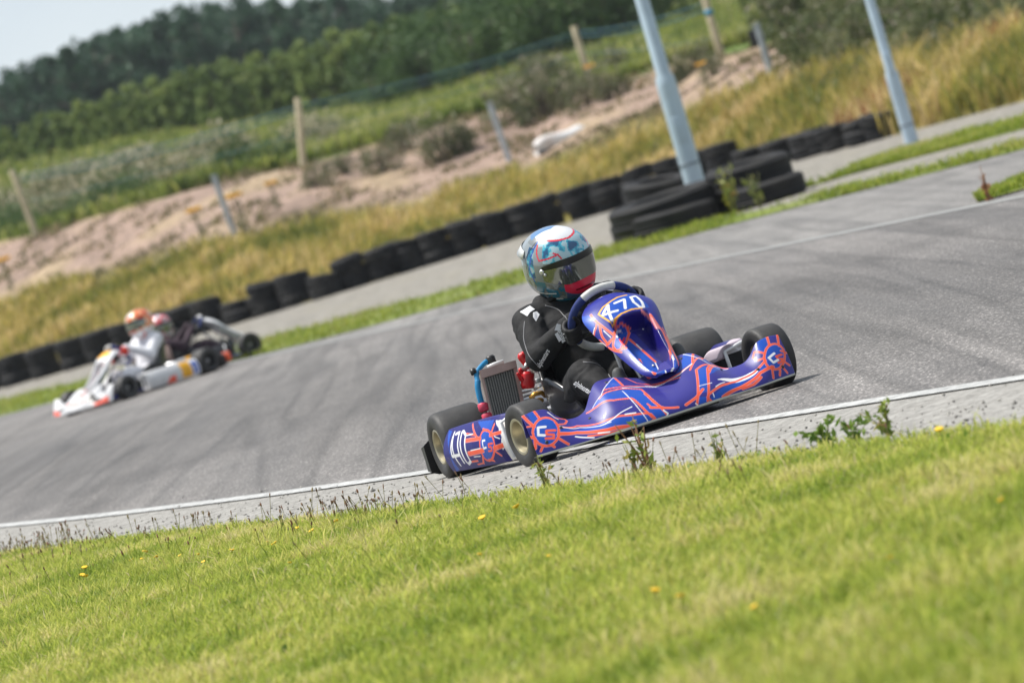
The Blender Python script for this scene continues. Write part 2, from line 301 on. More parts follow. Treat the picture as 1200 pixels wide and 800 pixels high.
def mat(name, color, rough=.5, metal=0., var=.15, scale=18, bump=0., bscale=60, coat=0., dirt=None, spec=.5):
    t = NT(name); ob = t.obj()
    f = t.noise(scale, 5, .6, ob)
    lo = tuple(c * (1 - var) for c in color); hi = tuple(min(1, c * (1 + var)) for c in color)
    c = t.ramp(f, [(.3, lo), (.7, hi)])
    if dirt:
        d = t.noise(scale * .35, 6, .7, ob); c = t.mix(t.ramp(d, [(.48, 0.), (.72, dirt[1])]), c, dirt[0])
    t.l(c, t.b.inputs['Base Color'])
    rr = t.n('ShaderNodeMapRange'); rr.inputs['To Min'].default_value = max(.03, rough - .08); rr.inputs['To Max'].default_value = min(1, rough + .1); t.l(f, rr.inputs['Value']); t.l(rr.outputs[0], t.b.inputs['Roughness'])
    t.b.inputs['Metallic'].default_value = metal; t.b.inputs['Coat Weight'].default_value = coat; t.b.inputs['Coat Roughness'].default_value = .06
    t.b.inputs['Specular IOR Level'].default_value = spec
    if bump: t.bump(t.noise(bscale, 4, .6, ob), bump, .004)
    return t.m


def tint_mat(name, rough=.5, coat=0., trans=0., var=.0, scale=40, bump=0., spec=.5, obvar=0.):
    t = NT(name)
    a = t.n('ShaderNodeAttribute', attribute_name='tint'); c = a.outputs['Color']
    if var:
        f = t.noise(scale, 5, .65, t.obj()); c = t.mix(1., c, t.ramp(f, [(.3, 1 - var), (.7, 1 + var * .6)]), 'MULTIPLY')
    if obvar:
        oi = t.n('ShaderNodeObjectInfo'); c = t.mix(1., c, t.ramp(oi.outputs['Random'], [(0, (1 - obvar, 1 - obvar * .8, 1 - obvar)), (1, (1 + obvar, 1 + obvar * .7, 1 + obvar * .2))]), 'MULTIPLY')
    t.l(c, t.b.inputs['Base Color']); t.b.inputs['Roughness'].default_value = rough
    t.b.inputs['Coat Weight'].default_value = coat; t.b.inputs['Coat Roughness'].default_value = .07
    t.b.inputs['Specular IOR Level'].default_value = spec
    if bump: t.bump(t.noise(scale * 3, 3, .6, t.obj()), bump, .003)
    if trans:
        tr = t.n('ShaderNodeBsdfTranslucent'); t.l(c, tr.inputs['Color']); mx = t.n('ShaderNodeMixShader'); mx.inputs[0].default_value = trans
        out = t.t.nodes['Material Output']; t.l(t.b.outputs[0], mx.inputs[1]); t.l(tr.outputs[0], mx.inputs[2]); t.l(mx.outputs[0], out.inputs['Surface'])
    return t.m


M = {}
def scuffed(m):
    t = NT('x'); bpy.data.materials.remove(t.m); t.m = m; t.t = m.node_tree; t.b = t.t.nodes['Principled BSDF']; ob = t.obj(); src = t.b.inputs['Base Color'].links[0].from_socket
    mp = t.n('ShaderNodeMapping'); mp.inputs['Scale'].default_value = (30, 9, 45); t.l(ob, mp.inputs['Vector']); f = t.noise(1.0, 6, .75, mp.outputs[0]); g = t.noise(9, 5, .7, ob)
    c = t.mix(t.ramp(f, [(.63, 0.), (.72, .45)]), src, (.30, .29, .30)); c = t.mix(t.ramp(g, [(.55, 0.), (.75, .30)]), c, (.10, .09, .085)); t.l(c, t.b.inputs['Base Color']); return m


M['paint'] = tint_mat('bodywork_vinyl', .42, coat=.06, var=.06, scale=25, spec=.32)
scuffed(M['paint'])
M['helmet'] = tint_mat('helmet_lacquer', .25, coat=.5, var=.04)
M['leaf'] = tint_mat('leaf', .55, trans=.35, spec=.3)
M['leaf_stone'] = tint_mat('grit', .85, spec=.3)
M['far_leaf'] = tint_mat('tree_leaf', .6, trans=.2, spec=.25, obvar=.22)
M['grass'] = tint_mat('grass_blade', .5, trans=.55, spec=.3)
M['kart_tyre'] = mat('slick_rubber', (.028, .027, .027), .62, var=.35, scale=14, bump=.25, bscale=120, dirt=((.10, .095, .085), .35))
M['old_tyre'] = mat('weathered_rubber', (.011, .011, .012), .75, var=.4, scale=5, bump=.5, bscale=25, dirt=((.085, .078, .065), .30), spec=.3)
M['mag'] = mat('magnesium_wheel', (.42, .38, .27), .42, .75, var=.15, scale=30)
M['steel'] = mat('scuffed_steel', (.45, .45, .46), .35, .9, dirt=((.08, .06, .05), .5))
M['alu'] = mat('bare_aluminium', (.62, .62, .62), .38, .85)
M['black_plastic'] = mat('black_plastic', (.018, .018, .019), .45, var=.3, scale=9, dirt=((.09, .085, .08), .3))
M['seat'] = mat('seat_shell', (.022, .022, .023), .28, var=.3, scale=8, coat=.3, dirt=((.07, .065, .06), .2))
M['chassis'] = mat('chassis_paint', (.03, .04, .22), .35, .2, coat=.4)
M['tray'] = mat('floor_tray', (.16, .16, .16), .45, .7, dirt=((.05, .045, .04), .7))
M['suede'] = mat('blue_suede', srgb(32, 48, 105), .85, var=.2, scale=60, bump=.3, bscale=200)
M['silver_grip'] = mat('silver_grip', (.55, .55, .53), .5, var=.15, scale=30)
M['red_ano'] = mat('red_silicone', (.62, .015, .02), .35, var=.15)
M['pink_red'] = mat('faded_red_clamp', (.60, .05, .10), .4, var=.15)
M['blue_hose'] = mat('blue_silicone_hose', srgb(25, 125, 175), .4, var=.12)
M['gold'] = mat('gold_chain', (.55, .30, .06), .35, .8)
M['rad_frame'] = mat('radiator_tank', (.36, .25, .22), .4, .6, dirt=((.12, .05, .03), .6))
M['white_gloss'] = mat('white_bodywork', (.74, .74, .74), .3, var=.05, coat=.5, dirt=((.30, .28, .26), .35))
M['grey_gloss'] = mat('grey_bodywork', (.40, .41, .44), .35, var=.1, coat=.3, dirt=((.2, .19, .18), .35))
M['suit_black'] = mat('black_race_suit', (.0085, .0085, .0095), .78, var=.25, scale=25, bump=.5, bscale=90, spec=.35)
M['suit_white'] = mat('white_race_suit', (.68, .68, .71), .8, var=.08, scale=12, bump=.3, bscale=60)
M['suit_dark'] = mat('dark_red_race_suit', (.035, .018, .028), .8, var=.4, scale=8)
M['glove'] = mat('black_glove', (.010, .010, .011), .7, var=.3, scale=30, bump=.4, bscale=150)
M['boot'] = mat('grey_boot', (.06, .063, .063), .65, var=.25, scale=30, bump=.3)
M['print_white'] = mat('white_print', (.72, .72, .74), .6, var=.06)
M['print_grey'] = mat('grey_piping', (.22, .22, .23), .6, var=.06)
M['visor'] = mat('smoked_visor', (.20, .215, .19), .10, .75, var=.1, scale=3, coat=1.)
M['visor_strip'] = mat('visor_strip', (.008, .008, .009), .3, var=.1)
M['orange'] = mat('orange_plastic', (.75, .11, .04), .4, var=.1)


def core_mat():
    t = NT('radiator_core'); ob = t.obj()
    sp = t.n('ShaderNodeSeparateXYZ'); t.l(ob, sp.inputs[0])
    f = t.noise(400, 2, .5, ob)
    c = t.ramp(f, [(.35, (.02, .02, .02)), (.7, (.16, .155, .14))])
    t.l(c, t.b.inputs['Base Color']); t.b.inputs['Roughness'].default_value = .5; t.b.inputs['Metallic'].default_value = .3
    return t.m


M['core'] = core_mat()
PAL = {'O': (.84, .105, .050), 'W': (.78, .78, .80), 'B': (.006, .070, .42), 'N': (.008, .006, .14), 'Y': (.85, .42, .02), 'P': (.75, .24, .26), 'V': (.031, .028, .22), 'G': (.42, .43, .38), 'R': (.75, .02, .05), 'K': (.012, .012, .013), 'H': (.70, .30, .28)}


def paint(P, UV, S, base, art, aa=.0016):
    """vinyl drawing worked out on the panel itself: fills by outline, strokes by true distance along the surface"""
    col = np.tile(np.array(base, float), (len(P), 1))
    for k, c, w, pts in art:
        if k == 'p':
            x, y = UV[:, 0], UV[:, 1]; ins = np.zeros(len(P), bool); q = pts
            for (x1, y1), (x2, y2) in zip(q, q[1:] + q[:1]):
                if y1 == y2: continue
                ins ^= ((y1 > y) != (y2 > y)) & (x < (x2 - x1) * (y - y1) / (y2 - y1) + x1)
            col[ins] = PAL[c]
    layers = []
    for k, c, w, pts in art:
        if k == 's' and len(pts) > 1: layers += ([('H', w * 1.28, pts)] if c == 'O' and w < .02 and w not in (.010, .008) else []) + [(c, w, pts)]
    layers.sort(key=lambda l: {'H': 0, 'O': 1}.get(l[0], 2))
    for c, w, pts in layers:
        q = np.array(pts); qq = [q[0]]
        for a, b in zip(q[:-1], q[1:]):
            n = 6
            for i in range(1, n + 1): qq.append(a + (b - a) * i / n)
        qq = np.array(qq); C = S(qq[:, 0], qq[:, 1])
        lo, hi = C.min(0) - w, C.max(0) + w
        ii = np.nonzero(((P > lo) & (P < hi)).all(1))[0]
        if not len(ii): continue
        p = P[ii]; d = np.full(len(ii), 9.)
        for a, b in zip(C[:-1], C[1:]):
            ab = b - a; t = np.clip(((p - a) @ ab) / (ab @ ab + 1e-12), 0, 1)
            d = np.minimum(d, np.linalg.norm(p - (a + t[:, None] * ab), axis=1))
        al = np.clip((w / 2 - d) / aa + .5, 0, 1)[:, None]
        col[ii] = col[ii] * (1 - al) + np.array(PAL[c]) * al
    return col


def panel(name, S, us, vs, parent, base, art, post=None, th=.004):
    U, V = np.meshgrid(us, vs, indexing='ij'); P = S(U, V).reshape(-1, 3); UV = np.stack([U.ravel(), V.ravel()], -1)
    c = paint(P, UV, S, PAL[base] if isinstance(base, str) else base, art)
    if post: c = post(P, UV, c)
    o = mesh_np(name, P, grid_faces(len(us), len(vs)), [M['paint']], parent, True, None, c)
    return thick(o, th)


# ---------------------------------------------------------------- kart
def tyre_prof(Rr, w, rim):
    h = w / 2
    return [(rim - .004, -h * .80), (rim + .004, -h * .93), (rim + .018, -h), (Rr - .034, -h * 1.03), (Rr - .016, -h * .99), (Rr - .006, -h * .91), (Rr - .001, -h * .78), (Rr, -h * .5), (Rr + .0008, 0),
            (Rr, h * .5), (Rr - .001, h * .78), (Rr - .006, h * .91), (Rr - .016, h * .99), (Rr - .034, h * 1.03), (rim + .018, h), (rim + .004, h * .93), (rim - .004, h * .80)]


def kart_wheel(parent, loc, side, Rr, w, rim, rz=0, rim_mat='mag', seg=56):
    b = MB(); h = w / 2; s = side
    b.lathe([(rim - .004, s * h * .78), (rim + .003, s * h * .86), (rim + .006, s * h * .95), (rim + .001, s * h * .97), (rim - .005, s * h * .93), (rim - .009, s * h * .72), (rim - .012, s * h * .25), (rim - .016, s * h * .12), (.034, s * h * .06), (.030, s * h * .16), (.022, s * h * .18), (.0001, s * h * .18)], (0, 0, 0), seg=seg)
    b.lathe([(rim - .004, -s * h * .8), (rim - .008, -s * h * .3), (rim - .012, s * h * .1)], (0, 0, 0), seg=seg)
    b.lathe([(.012, s * h * .16), (.012, s * h * .45), (.009, s * h * .47), (.0001, s * h * .47)], (0, 0, 0), seg=12, m=1)
    for k in range(3):
        a = k * 2.094 + .4; b.lathe([(.006, s * h * .16), (.006, s * h * .26), (.0001, s * h * .27)], (.024 * math.cos(a), 0, .024 * math.sin(a)), seg=8, m=1)
    o = b.obj('wheel', [M[rim_mat], M['steel']], parent); o.location = loc; o.rotation_euler = (0, 0, rz)
    sharp(o, 40)
    MB().lathe(tyre_prof(Rr, w, rim), (0, 0, 0), seg=seg).obj('tyre', M['kart_tyre'], o)
    return o


def seat_mb():
    path = [(.10, .105), (.03, .075), (-.06, .055), (-.16, .055), (-.235, .085), (-.285, .15), (-.325, .24), (-.36, .34), (-.39, .44), (-.41, .52)]
    hw = [.15, .17, .185, .195, .20, .20, .19, .18, .165, .13]
    wing = [.08, .16, .22, .240, .22, .19, .17, .13, .08, .03]
    nor = [(0, 1), (.05, 1), (.08, 1), (.18, .98), (.45, .9), (.72, .7), (.88, .48), (.93, .37), (.95, .3), (.97, .2)]
    us = np.linspace(-1, 1, 33); P = np.zeros((40, 33, 3)); tt = np.linspace(0, 9, 40)
    I = lambda a: np.interp(tt, range(10), a)
    px, pz, w, wg, nx, nz = I([p[0] for p in path]), I([p[1] for p in path]), I(hw), I(wing), I([q[0] for q in nor]), I([q[1] for q in nor])
    for i in range(40):
        s = np.sign(us) * np.clip(np.abs(us) / .62, 0, 1) ** 1.0
        up = np.clip((np.abs(us) - .5) / .5, 0, 1) ** 1.25 * wg[i] + .012 * np.clip(np.abs(us), 0, .6) ** 2
        fl = w[i] * s * .92 + np.sign(us) * np.clip(np.abs(us) - .55, 0, 1) * .085
        P[i, :, 0] = px[i] + nx[i] * up; P[i, :, 1] = fl; P[i, :, 2] = pz[i] + nz[i] * up
    for _ in range(3):
        P[1:-1] = (P[:-2] + 2 * P[1:-1] + P[2:]) / 4; P[:, 1:-1] = (P[:, :-2] + 2 * P[:, 1:-1] + P[:, 2:]) / 4
    return MB().sheet(P)


SW_C = np.array([.15, .02, .465]); SW_R = .143
SW_E1 = np.array([0, 1, 0.]); SW_E2 = np.array([math.sin(R(36)), 0, math.cos(R(36))]); SW_N = np.array([math.cos(R(36)), 0, -math.sin(R(36))])   # N looks away from the driver


def sw_pt(phi, r=SW_R, dn=0.): return SW_C + r * (math.cos(phi) * SW_E1 + math.sin(phi) * SW_E2) + dn * SW_N


def hose(pts, r, m, name, parent):
    P = np.array(pts, float); n = len(P); t = np.linspace(0, n - 1, n * 6)
    Q = np.stack([np.interp(t, range(n), P[:, k]) for k in range(3)], -1)
    for _ in range(8): Q[1:-1] = (Q[:-2] + 2 * Q[1:-1] + Q[2:]) / 4
    return MB().tube(Q, r, 12).obj(name, M[m], parent)


def build_kart(loc, th, look, label, cat='go kart', group=None, fine=True):
    rimm = 'mag' if fine else 'black_plastic'
    root = empty('racing_kart', (loc[0], loc[1], 0), 0, label, cat, group)
    root.rotation_euler = (0, 0, math.atan2(-math.cos(th), math.sin(th)))
    q = 1 if fine else .3
    hero = look == 'violet'
    N = lambda n: max(24, int(n * q))
    # front fairing
    if look != 'stripped':
        def lip(P, UV, c):
            m = (UV[:, 1] < .035); c[m] = PAL['G'] if hero else (.5, .5, .5); c[UV[:, 1] < 0] = PAL['K']; return c
        vs = np.concatenate([np.linspace(-.12, -.01, 4), np.linspace(0, 1, N(130)), np.linspace(1.02, 1.16, 6)])
        white_fair = [('p', 'O', 0, [(.30, .0), (.5, .0), (.5, .35), (.32, .3)]), ('p', 'O', 0, [(-.5, .0), (-.3, .0), (-.32, .3), (-.5, .35)]), ('p', 'K', 0, [(.20, .3), (.40, .3), (.40, .62), (.20, .7)]), ('p', 'K', 0, [(-.40, .3), (-.20, .3), (-.20, .7), (-.4, .62)]), ('s', 'O', .03, [(-.15, .4), (.15, .4)]), ('s', 'O', .02, [(-.1, .75), (.1, .75)])]
        o = panel('front_fairing', fair, np.linspace(-FW, FW, N(460)), vs, root, 'V' if hero else (.58, .58, .59), FAIR_ART if hero else white_fair, lip, .005)
        if hero:
            b = MB()
            for yy, v_ in ((-.43, .55), (.40, .55), (-.30, .75), (.27, .8), (-.16, .93), (.16, .93), (-.5, .25), (.5, .25)):
                c0 = fair(np.array(yy), np.array(v_)); c1 = fair(np.array(yy), np.array(v_ + .02)); nn = Vector(c1 - c0).cross(Vector((0, 1, 0))); nn = -nn if nn.x < 0 else nn; b.lathe([(.0075, -.003), (.0075, .003), (.005, .005), (.0001, .005)], tuple(c0), tuple(nn), 10)
            b.obj('fastener', M['black_plastic'], o)
        if hero: o['label'] = 'violet and orange front bumper fairing with round emblems'
        fl = MB().tube([(.68, -.30, .07), (.80, -.28, .06), (.83, 0, .06), (.80, .28, .06), (.68, .30, .07)], .010, 8)
        fl.tube([(.60, -.2, .06), (.72, -.2, .06), (.81, -.19, .06)], .010, 8); fl.tube([(.60, .2, .06), (.72, .2, .06), (.81, .19, .06)], .010, 8)
        fl.obj('bumper_bar', M['steel'], root)
    # nose panel
    white_nas = [('p', 'Y', 0, [(-.6, .72), (.6, .72), (.6, .97), (-.6, .97)]), ('s', 'O', .02, [(-.3, .5), (.3, .62)]), ('s', 'O', .02, [(-.3, .35), (.3, .47)]), ('s', 'O', .015, [(-.5, .2), (-.2, .3)])]
    dark_nas = [('s', 'R', .022, [(-.4, .25), (.3, .55)]), ('s', 'R', .016, [(-.2, .6), (.4, .8)]), ('s', 'R', .014, [(.1, .2), (.4, .35)])]
    o = panel('nose_panel', nassau, np.linspace(-1, 1, N(170)), np.linspace(0, 1, N(200)), root, (.016, .022, .25) if hero else (.62, .62, .63), NASSAU_ART if hero else (dark_nas if look == 'stripped' else white_nas), None, .004)
    if hero:
        o['label'] = 'tilted nose panel with yellow bordered number plate 470'
        b = MB()                                             # rolled top edge behind the number plate
        a = np.linspace(-1, 1, 41); e = nassau(a, np.ones(41))
        rows = [e + np.array([-.012 * k, 0, .003 * k - .0016 * k * k])[None] * 1.0 for k in range(0, 8)]
        P = np.stack(rows, 1); P[:, :, 1] = .028 + (P[:, :, 1] - .028) * np.linspace(1, .86, 8)[None]
        b.sheet(P); thick(b.obj('panel_lip', mat('violet_gloss', PAL['V'], .3, coat=.6, var=.08), o), .004)
        bb = MB(); c = nassau(np.array(.06), np.array(.33)); bb.ell(c + np.array([.002, 0, .002]), (.006, .006, .006), seg=10); bb.obj('panel_bolt', M['alu'], o)
    # side pods
    for sd in (-1, 1):
        art = POD_ART if hero else [('p', 'Y', 0, [(.02, .05), (.34, .05), (.34, .98), (.02, .98)]), ('p', 'W', 0, [(.02, .05), (.16, .05), (.16, .98), (.02, .98)]), ('s', 'B', .03, [(.05, .2), (.05, .8), (.12, .8), (.12, .2)]), ('p', 'O', 0, [(.45, .0), (.62, .0), (.55, .35), (.45, .4)])]
        vs = np.concatenate([np.linspace(0, 1, N(90)), np.linspace(1.02, 1.25, 8)])
        basec = 'N' if hero else ((.58, .58, .59) if look == 'white' else (.03, .03, .035))
        if hero:
            def post(P, UV, c, sd=sd):
                front = UV[:, 0] > .84
                c[front] = (.70, .68, .66) if sd < 0 else (.60, .58, .60)
                mouth_shade = front & (UV[:, 1] > .14) & (UV[:, 1] < .80) & (UV[:, 0] > .90) & (sd > 0); c[mouth_shade] = (.025, .025, .028)  # shade inside the open end, painted on its closed skin
                rim = (UV[:, 1] > .93) & (UV[:, 0] > .5) & (sd > 0); c[rim] = (.55, .46, .52)
                return c
        else: post = None
        o = panel('side_pod', lambda s, h, sd=sd: pod(s, h, sd), np.linspace(0, 1, N(300)), vs, root, basec, art if (sd < 0 or not hero) else POD_ART, post, .005)
        if hero: o['label'] = 'side pod with white number 470 and round emblem' if sd < 0 else 'far side pod with pale open front end'
        fr = MB()
        g = [(.24, sd * .535, .045), (.255, sd * .50, .045), (.25, sd * .43, .05), (.245, sd * .425, .19), (.25, sd * .50, .205), (.235, sd * .54, .19)]
        fr.tube(g, .009, 8, closed=True); fr.obj('pod_mouth', M['white_gloss'], o)
    # floor, frame, axle
    b = MB(); b.add([(.72, -.20, .030), (.72, .20, .030), (.30, .27, .030), (-.1, .27, .030), (-.1, -.27, .030), (.30, -.27, .030), (.72, -.20, .026), (.72, .20, .026), (.30, .27, .026), (-.1, .27, .026), (-.1, -.27, .026), (.30, -.27, .026)],
                    [(0, 1, 2, 3, 4, 5), (11, 10, 9, 8, 7, 6), (0, 6, 7, 1), (1, 7, 8, 2), (2, 8, 9, 3), (3, 9, 10, 4), (4, 10, 11, 5), (5, 11, 6, 0)])
    b.obj('floor_tray', M['tray'], root, False)
    b = MB()
    for s in (-1, 1):
        b.tube([(.70, s * .20, .045), (.50, s * .24, .05), (.25, s * .29, .05), (-.1, s * .29, .05), (-.35, s * .31, .07), (-.53, s * .31, .13), (-.66, s * .31, .12)], .015, 10)
        b.tube([(.525, s * .24, .06), (.525, s * .38, .09), (.525, s * .43, .125)], .014, 8)
        b.tube([(.22, s * .29, .05), (.20, s * .46, .06), (-.30, s * .52, .06), (-.33, s * .30, .06)], .010, 8)
        b.tube([(.525, s * .40, .10), (.525, s * .46, .128)], .022, 8)
    b.tube([(.25, -.29, .05), (.25, .29, .05)], .014); b.tube([(-.35, -.31, .07), (-.35, .31, .07)], .014); b.tube([(.70, -.20, .045), (.70, .20, .045)], .014); b.tube([(-.66, -.31, .12), (-.66, .31, .12)], .013)
    b.obj('chassis_frame', M['chassis'], root)
    MB().tube([(-.525, -.60, .139), (-.525, .60, .139)], .025, 16).obj('rear_axle', M['steel'], root)
    bd = MB(); bd.lathe([(.03, -.005), (.085, -.005), (.085, .005), (.03, .005)], (-.525, .16, .139), seg=32)
    bd.box((-.46, .16, .16), (.05, .04, .07)); bd.obj('brake_disc', M['steel'], root)
    for s in (-1, 1):
        kart_wheel(root, (.525, s * .508, .128), s, .128, .120, .068, R(8), rimm, seg=56 if fine else 28)
        kart_wheel(root, (-.525, s * .522 + .012 * (s > 0), .139), s, .139, .205, .068, 0, rimm, seg=56 if fine else 28)
    # rear bumper, a moulded bar behind the back wheels
    b = MB(); P = []
    for y in np.linspace(-.645, .645, 41):
        a = abs(y) / .645; x = -.715 - .02 * math.cos(a * 1.5); hh = .065 + .012 * _ss(.6, .8, a); e = .02 * _ss(.93, 1, a)
        P.append([(x + .03 + e, y, .10 - hh + e), (x - .005, y, .10 - hh + .008 + e), (x - .022 + e, y, .10 - hh * .5), (x - .018 + e, y, .10), (x - .022 + e, y, .10 + hh * .5), (x - .005, y, .10 + hh - .008 - e), (x + .03 + e, y, .10 + hh - e), (x + .045, y, .10 + hh * .5), (x + .045, y, .10 - hh * .5)])
    P = np.array(P); b.add(P.reshape(-1, 3), grid_faces(41, 9, cv=True).tolist() + [list(range(9)), [40 * 9 + k for k in range(9)][::-1]])
    o = sharp(b.obj('rear_bumper', M['black_plastic'] if look != 'white' else M['black_plastic'], root), 40)
    if look == 'white': MB().box((-.745, .60, .12), (.05, .16, .10), bev=.015).obj('bumper_end', M['orange'], o)
    # seat
    sm = seat_mb().obj('seat', M['seat'], root); thick(sm, .018)
    # steering
    b = MB()
    def arc(a0, a1, m, n=20): b.tube([sw_pt(R(a0 + (a1 - a0) * k / n)) for k in range(n + 1)], .0165, 12, m)
    arc(126, 215, 0); arc(215, 262, 1); arc(262, 380, 0); arc(20, 70, 0); arc(70, 126, 1)
    sw = b.obj('steering_wheel', [M['suede'], M['silver_grip']], root)
    b = MB()
    for a in (90, 210, 330): b.tube([sw_pt(R(a), .03, .035), sw_pt(R(a), .09, .02), sw_pt(R(a), .135, 0)], .010, 8)
    b.lathe([(.0001, -.01), (.04, -.01), (.04, .012), (.0001, .012)], tuple(SW_C + SW_N * .035), tuple(SW_N), 20); b.obj('wheel_spokes', M['black_plastic'], sw)
    MB().tube([tuple(SW_C + SW_N * .03), (.36, .02, .24), (.50, .02, .10)], .011, 10).obj('steering_column', M['steel'], root)
    b = MB()
    for s in (-1, 1): b.tube([(.50, .02, .09), (.48, s * .2, .10), (.47, s * .43, .125)], .007, 8)
    b.obj('tie_rod', M['alu'], root)
    for s in (-1, 1):
        b = MB(); b.tube([(.46, s * .12, .05), (.49, s * .12, .12), (.50, s * .12, .19)], .008, 8); b.box((.502, s * .12, .195), (.012, .06, .03)); b.obj('pedal', M['alu'], root)
    # nose panel bracket
    b = MB(); b.tube([(.42, -.05, .20), (.36, -.05, .40), (.33, -.04, .47)], .007, 8); b.tube([(.42, .09, .20), (.36, .09, .40), (.33, .08, .47)], .007, 8); b.obj('panel_bracket', M['white_gloss'], root)
    # tank between the knees
    MB().box((.28, .02, .11), (.22, .16, .12), bev=.03).obj('fuel_tank', M['grey_gloss'], root)
    # engine on the driver's right
    b = MB(); b.box((-.46, -.28, .12), (.20, .16, .12), m=0, bev=.015)
    for k in range(7): b.box((-.47, -.26, .20 + k * .017), (.13 - .004 * k, .12 - .004 * k, .008), m=0, bev=.003)
    b.lathe([(.0001, -.03), (.045, -.03), (.045, .03), (.02, .035), (.0001, .035)], (-.36, -.215, .12), seg=20, m=1)
    b.tube([(-.33, -.24, .335), (-.31, -.22, .36), (-.30, -.20, .34)], .012, 8, m=1)
    eng = b.obj('engine', [M['alu'], M['steel']], root)
    if hero:
        b = MB(); b.cap((-.335, -.225, .395), (-.33, -.212, .355), .019, .017); b.cap((-.33, -.222, .40), (-.33, -.20, .407), .014, .012); b.obj('spark_cap', M['red_ano'], eng)
        b = MB(); b.lathe([(.0001, -.035), (.026, -.035), (.030, -.02), (.027, 0), (.030, .02), (.024, .034), (.0001, .034)], (-.33, -.232, .30), (.1, .25, 1), 18); b.cap((-.33, -.245, .325), (-.325, -.25, .345), .012, .010); b.cap((-.32, -.258, .31), (-.315, -.268, .335), .010, .006); b.obj('air_filter', M['red_ano'], eng)
        b = MB(); b.tube([(-.31, -.215, .375), (-.29, -.20, .35), (-.28, -.19, .31)], .009, 8); b.tube([(-.30, -.225, .255), (-.28, -.205, .262), (-.27, -.19, .27)], .006, 8); b.ell((-.30, -.205, .335), (.018, .016, .018)); b.box((-.29, -.20, .285), (.03, .03, .02)); b.obj('carburettor', M['alu'], eng)
        b = MB(); b.tube([(-.29, -.255, .225), (-.28, -.235, .238), (-.28, -.205, .235), (-.29, -.19, .215)], .010, 8); b.ell((-.285, -.225, .205), (.012, .022, .014)); b.obj('chain_guard', M['gold'], eng)
        # radiator
        tl, tr, br, bl = [np.array(p) for p in ((-.37, -.405, .392), (-.35, -.252, .388), (-.32, -.278, .205), (-.34, -.425, .175))]
        nrm = np.cross(tr - tl, bl - tl); nrm /= np.linalg.norm(nrm)
        if nrm[0] < 0: nrm = -nrm
        def pt(a, c, d=0.): return (tl * (1 - a) + tr * a) * (1 - c) + (bl * (1 - a) + br * a) * c + nrm * d
        def slab(b, a0, a1, c0, c1, d0, d1, m=0):
            V = [pt(a, c, d) for d in (d0, d1) for a, c in ((a0, c0), (a1, c0), (a1, c1), (a0, c1))]
            b.add(V, [(0, 3, 2, 1), (4, 5, 6, 7), (0, 1, 5, 4), (1, 2, 6, 5), (2, 3, 7, 6), (3, 0, 4, 7)], m)
        b = MB(); slab(b, 0, 1, 0, .16, -.035, .012); slab(b, 0, .07, .16, 1, -.03, .006); slab(b, .90, 1, .16, 1, -.03, .006); slab(b, 0, 1, .95, 1.05, -.035, .010)
        rad = b.obj('radiator', [M['rad_frame']], root, False)
        b = MB(); slab(b, .07, .90, .16, .95, -.028, -.004)
        for k in range(12): a = .085 + k * .0675; slab(b, a, a + .018, .16, .95, -.004, .002, 1)
        b.obj('radiator_core', [M['core'], mat('fin_edge', (.22, .21, .19), .4, .5)], rad, False)
        MB().tube([pt(.25, -.03, -.02), pt(.45, -.055, -.02), pt(.70, -.06, -.015)], .008, 8).obj('filler_neck', M['white_gloss'], rad)
        b = MB(); b.lathe([(.0001, 0), (.02, 0), (.02, .04), (.014, .048), (.0001, .048)], tuple(pt(.42, -.03, -.05)), (0, 0, 1), 16); b.lathe([(.0001, 0), (.013, 0), (.013, .022), (.0001, .022)], tuple(pt(-.14, .03, -.01)), (-.4, 0, 1), 14); b.obj('filler_cap', M['black_plastic'], rad)
        hose([pt(.42, -.16, -.05), pt(.25, -.16, -.04), pt(-.02, -.02, -.02), pt(-.10, .06, -.01), pt(-.10, .18, 0)], .0105, 'blue_hose', 'radiator_hose', rad)
        hose([pt(-.10, .17, 0), pt(-.15, .28, .005), pt(-.16, .48, .005), pt(-.14, .62, 0)], .0125, 'blue_hose', 'radiator_hose', rad)
        for c in (.66, .86):
            p = pt(-.13 + (c - .66) * .2, c, 0); MB().lathe([(.0001, -.018), (.015, -.018), (.021, -.012), (.022, .012), (.016, .018), (.0001, .018)], tuple(p), (-.15, .1, 1), 18).obj('hose_clamp', M['pink_red'], rad)
        b = MB(); b.tube([pt(-.12, .60), pt(-.1, .95), pt(-.02, 1.1)], .009, 8); b.obj('radiator_pipe', M['steel'], rad)
        b = MB(); b.tube([(-.36, -.40, .05), tuple(pt(.03, 1.02, -.02))], .010, 8); b.tube([(-.34, -.29, .05), tuple(pt(.95, 1.02, -.02))], .010, 8); b.obj('radiator_stay', M['black_plastic'], rad)
    else:
        b = MB(); b.box((-.34, -.33, .28), (.04, .16, .20), bev=.01); b.obj('radiator', M['rad_frame'], root)
    b = MB(); b.tube([(-.40, -.36, .16), (-.52, -.36, .20), (-.66, -.25, .19), (-.68, .05, .17)], [.02, .035, .045, .03], 14); b.obj('exhaust', M['steel'], root)
    return root


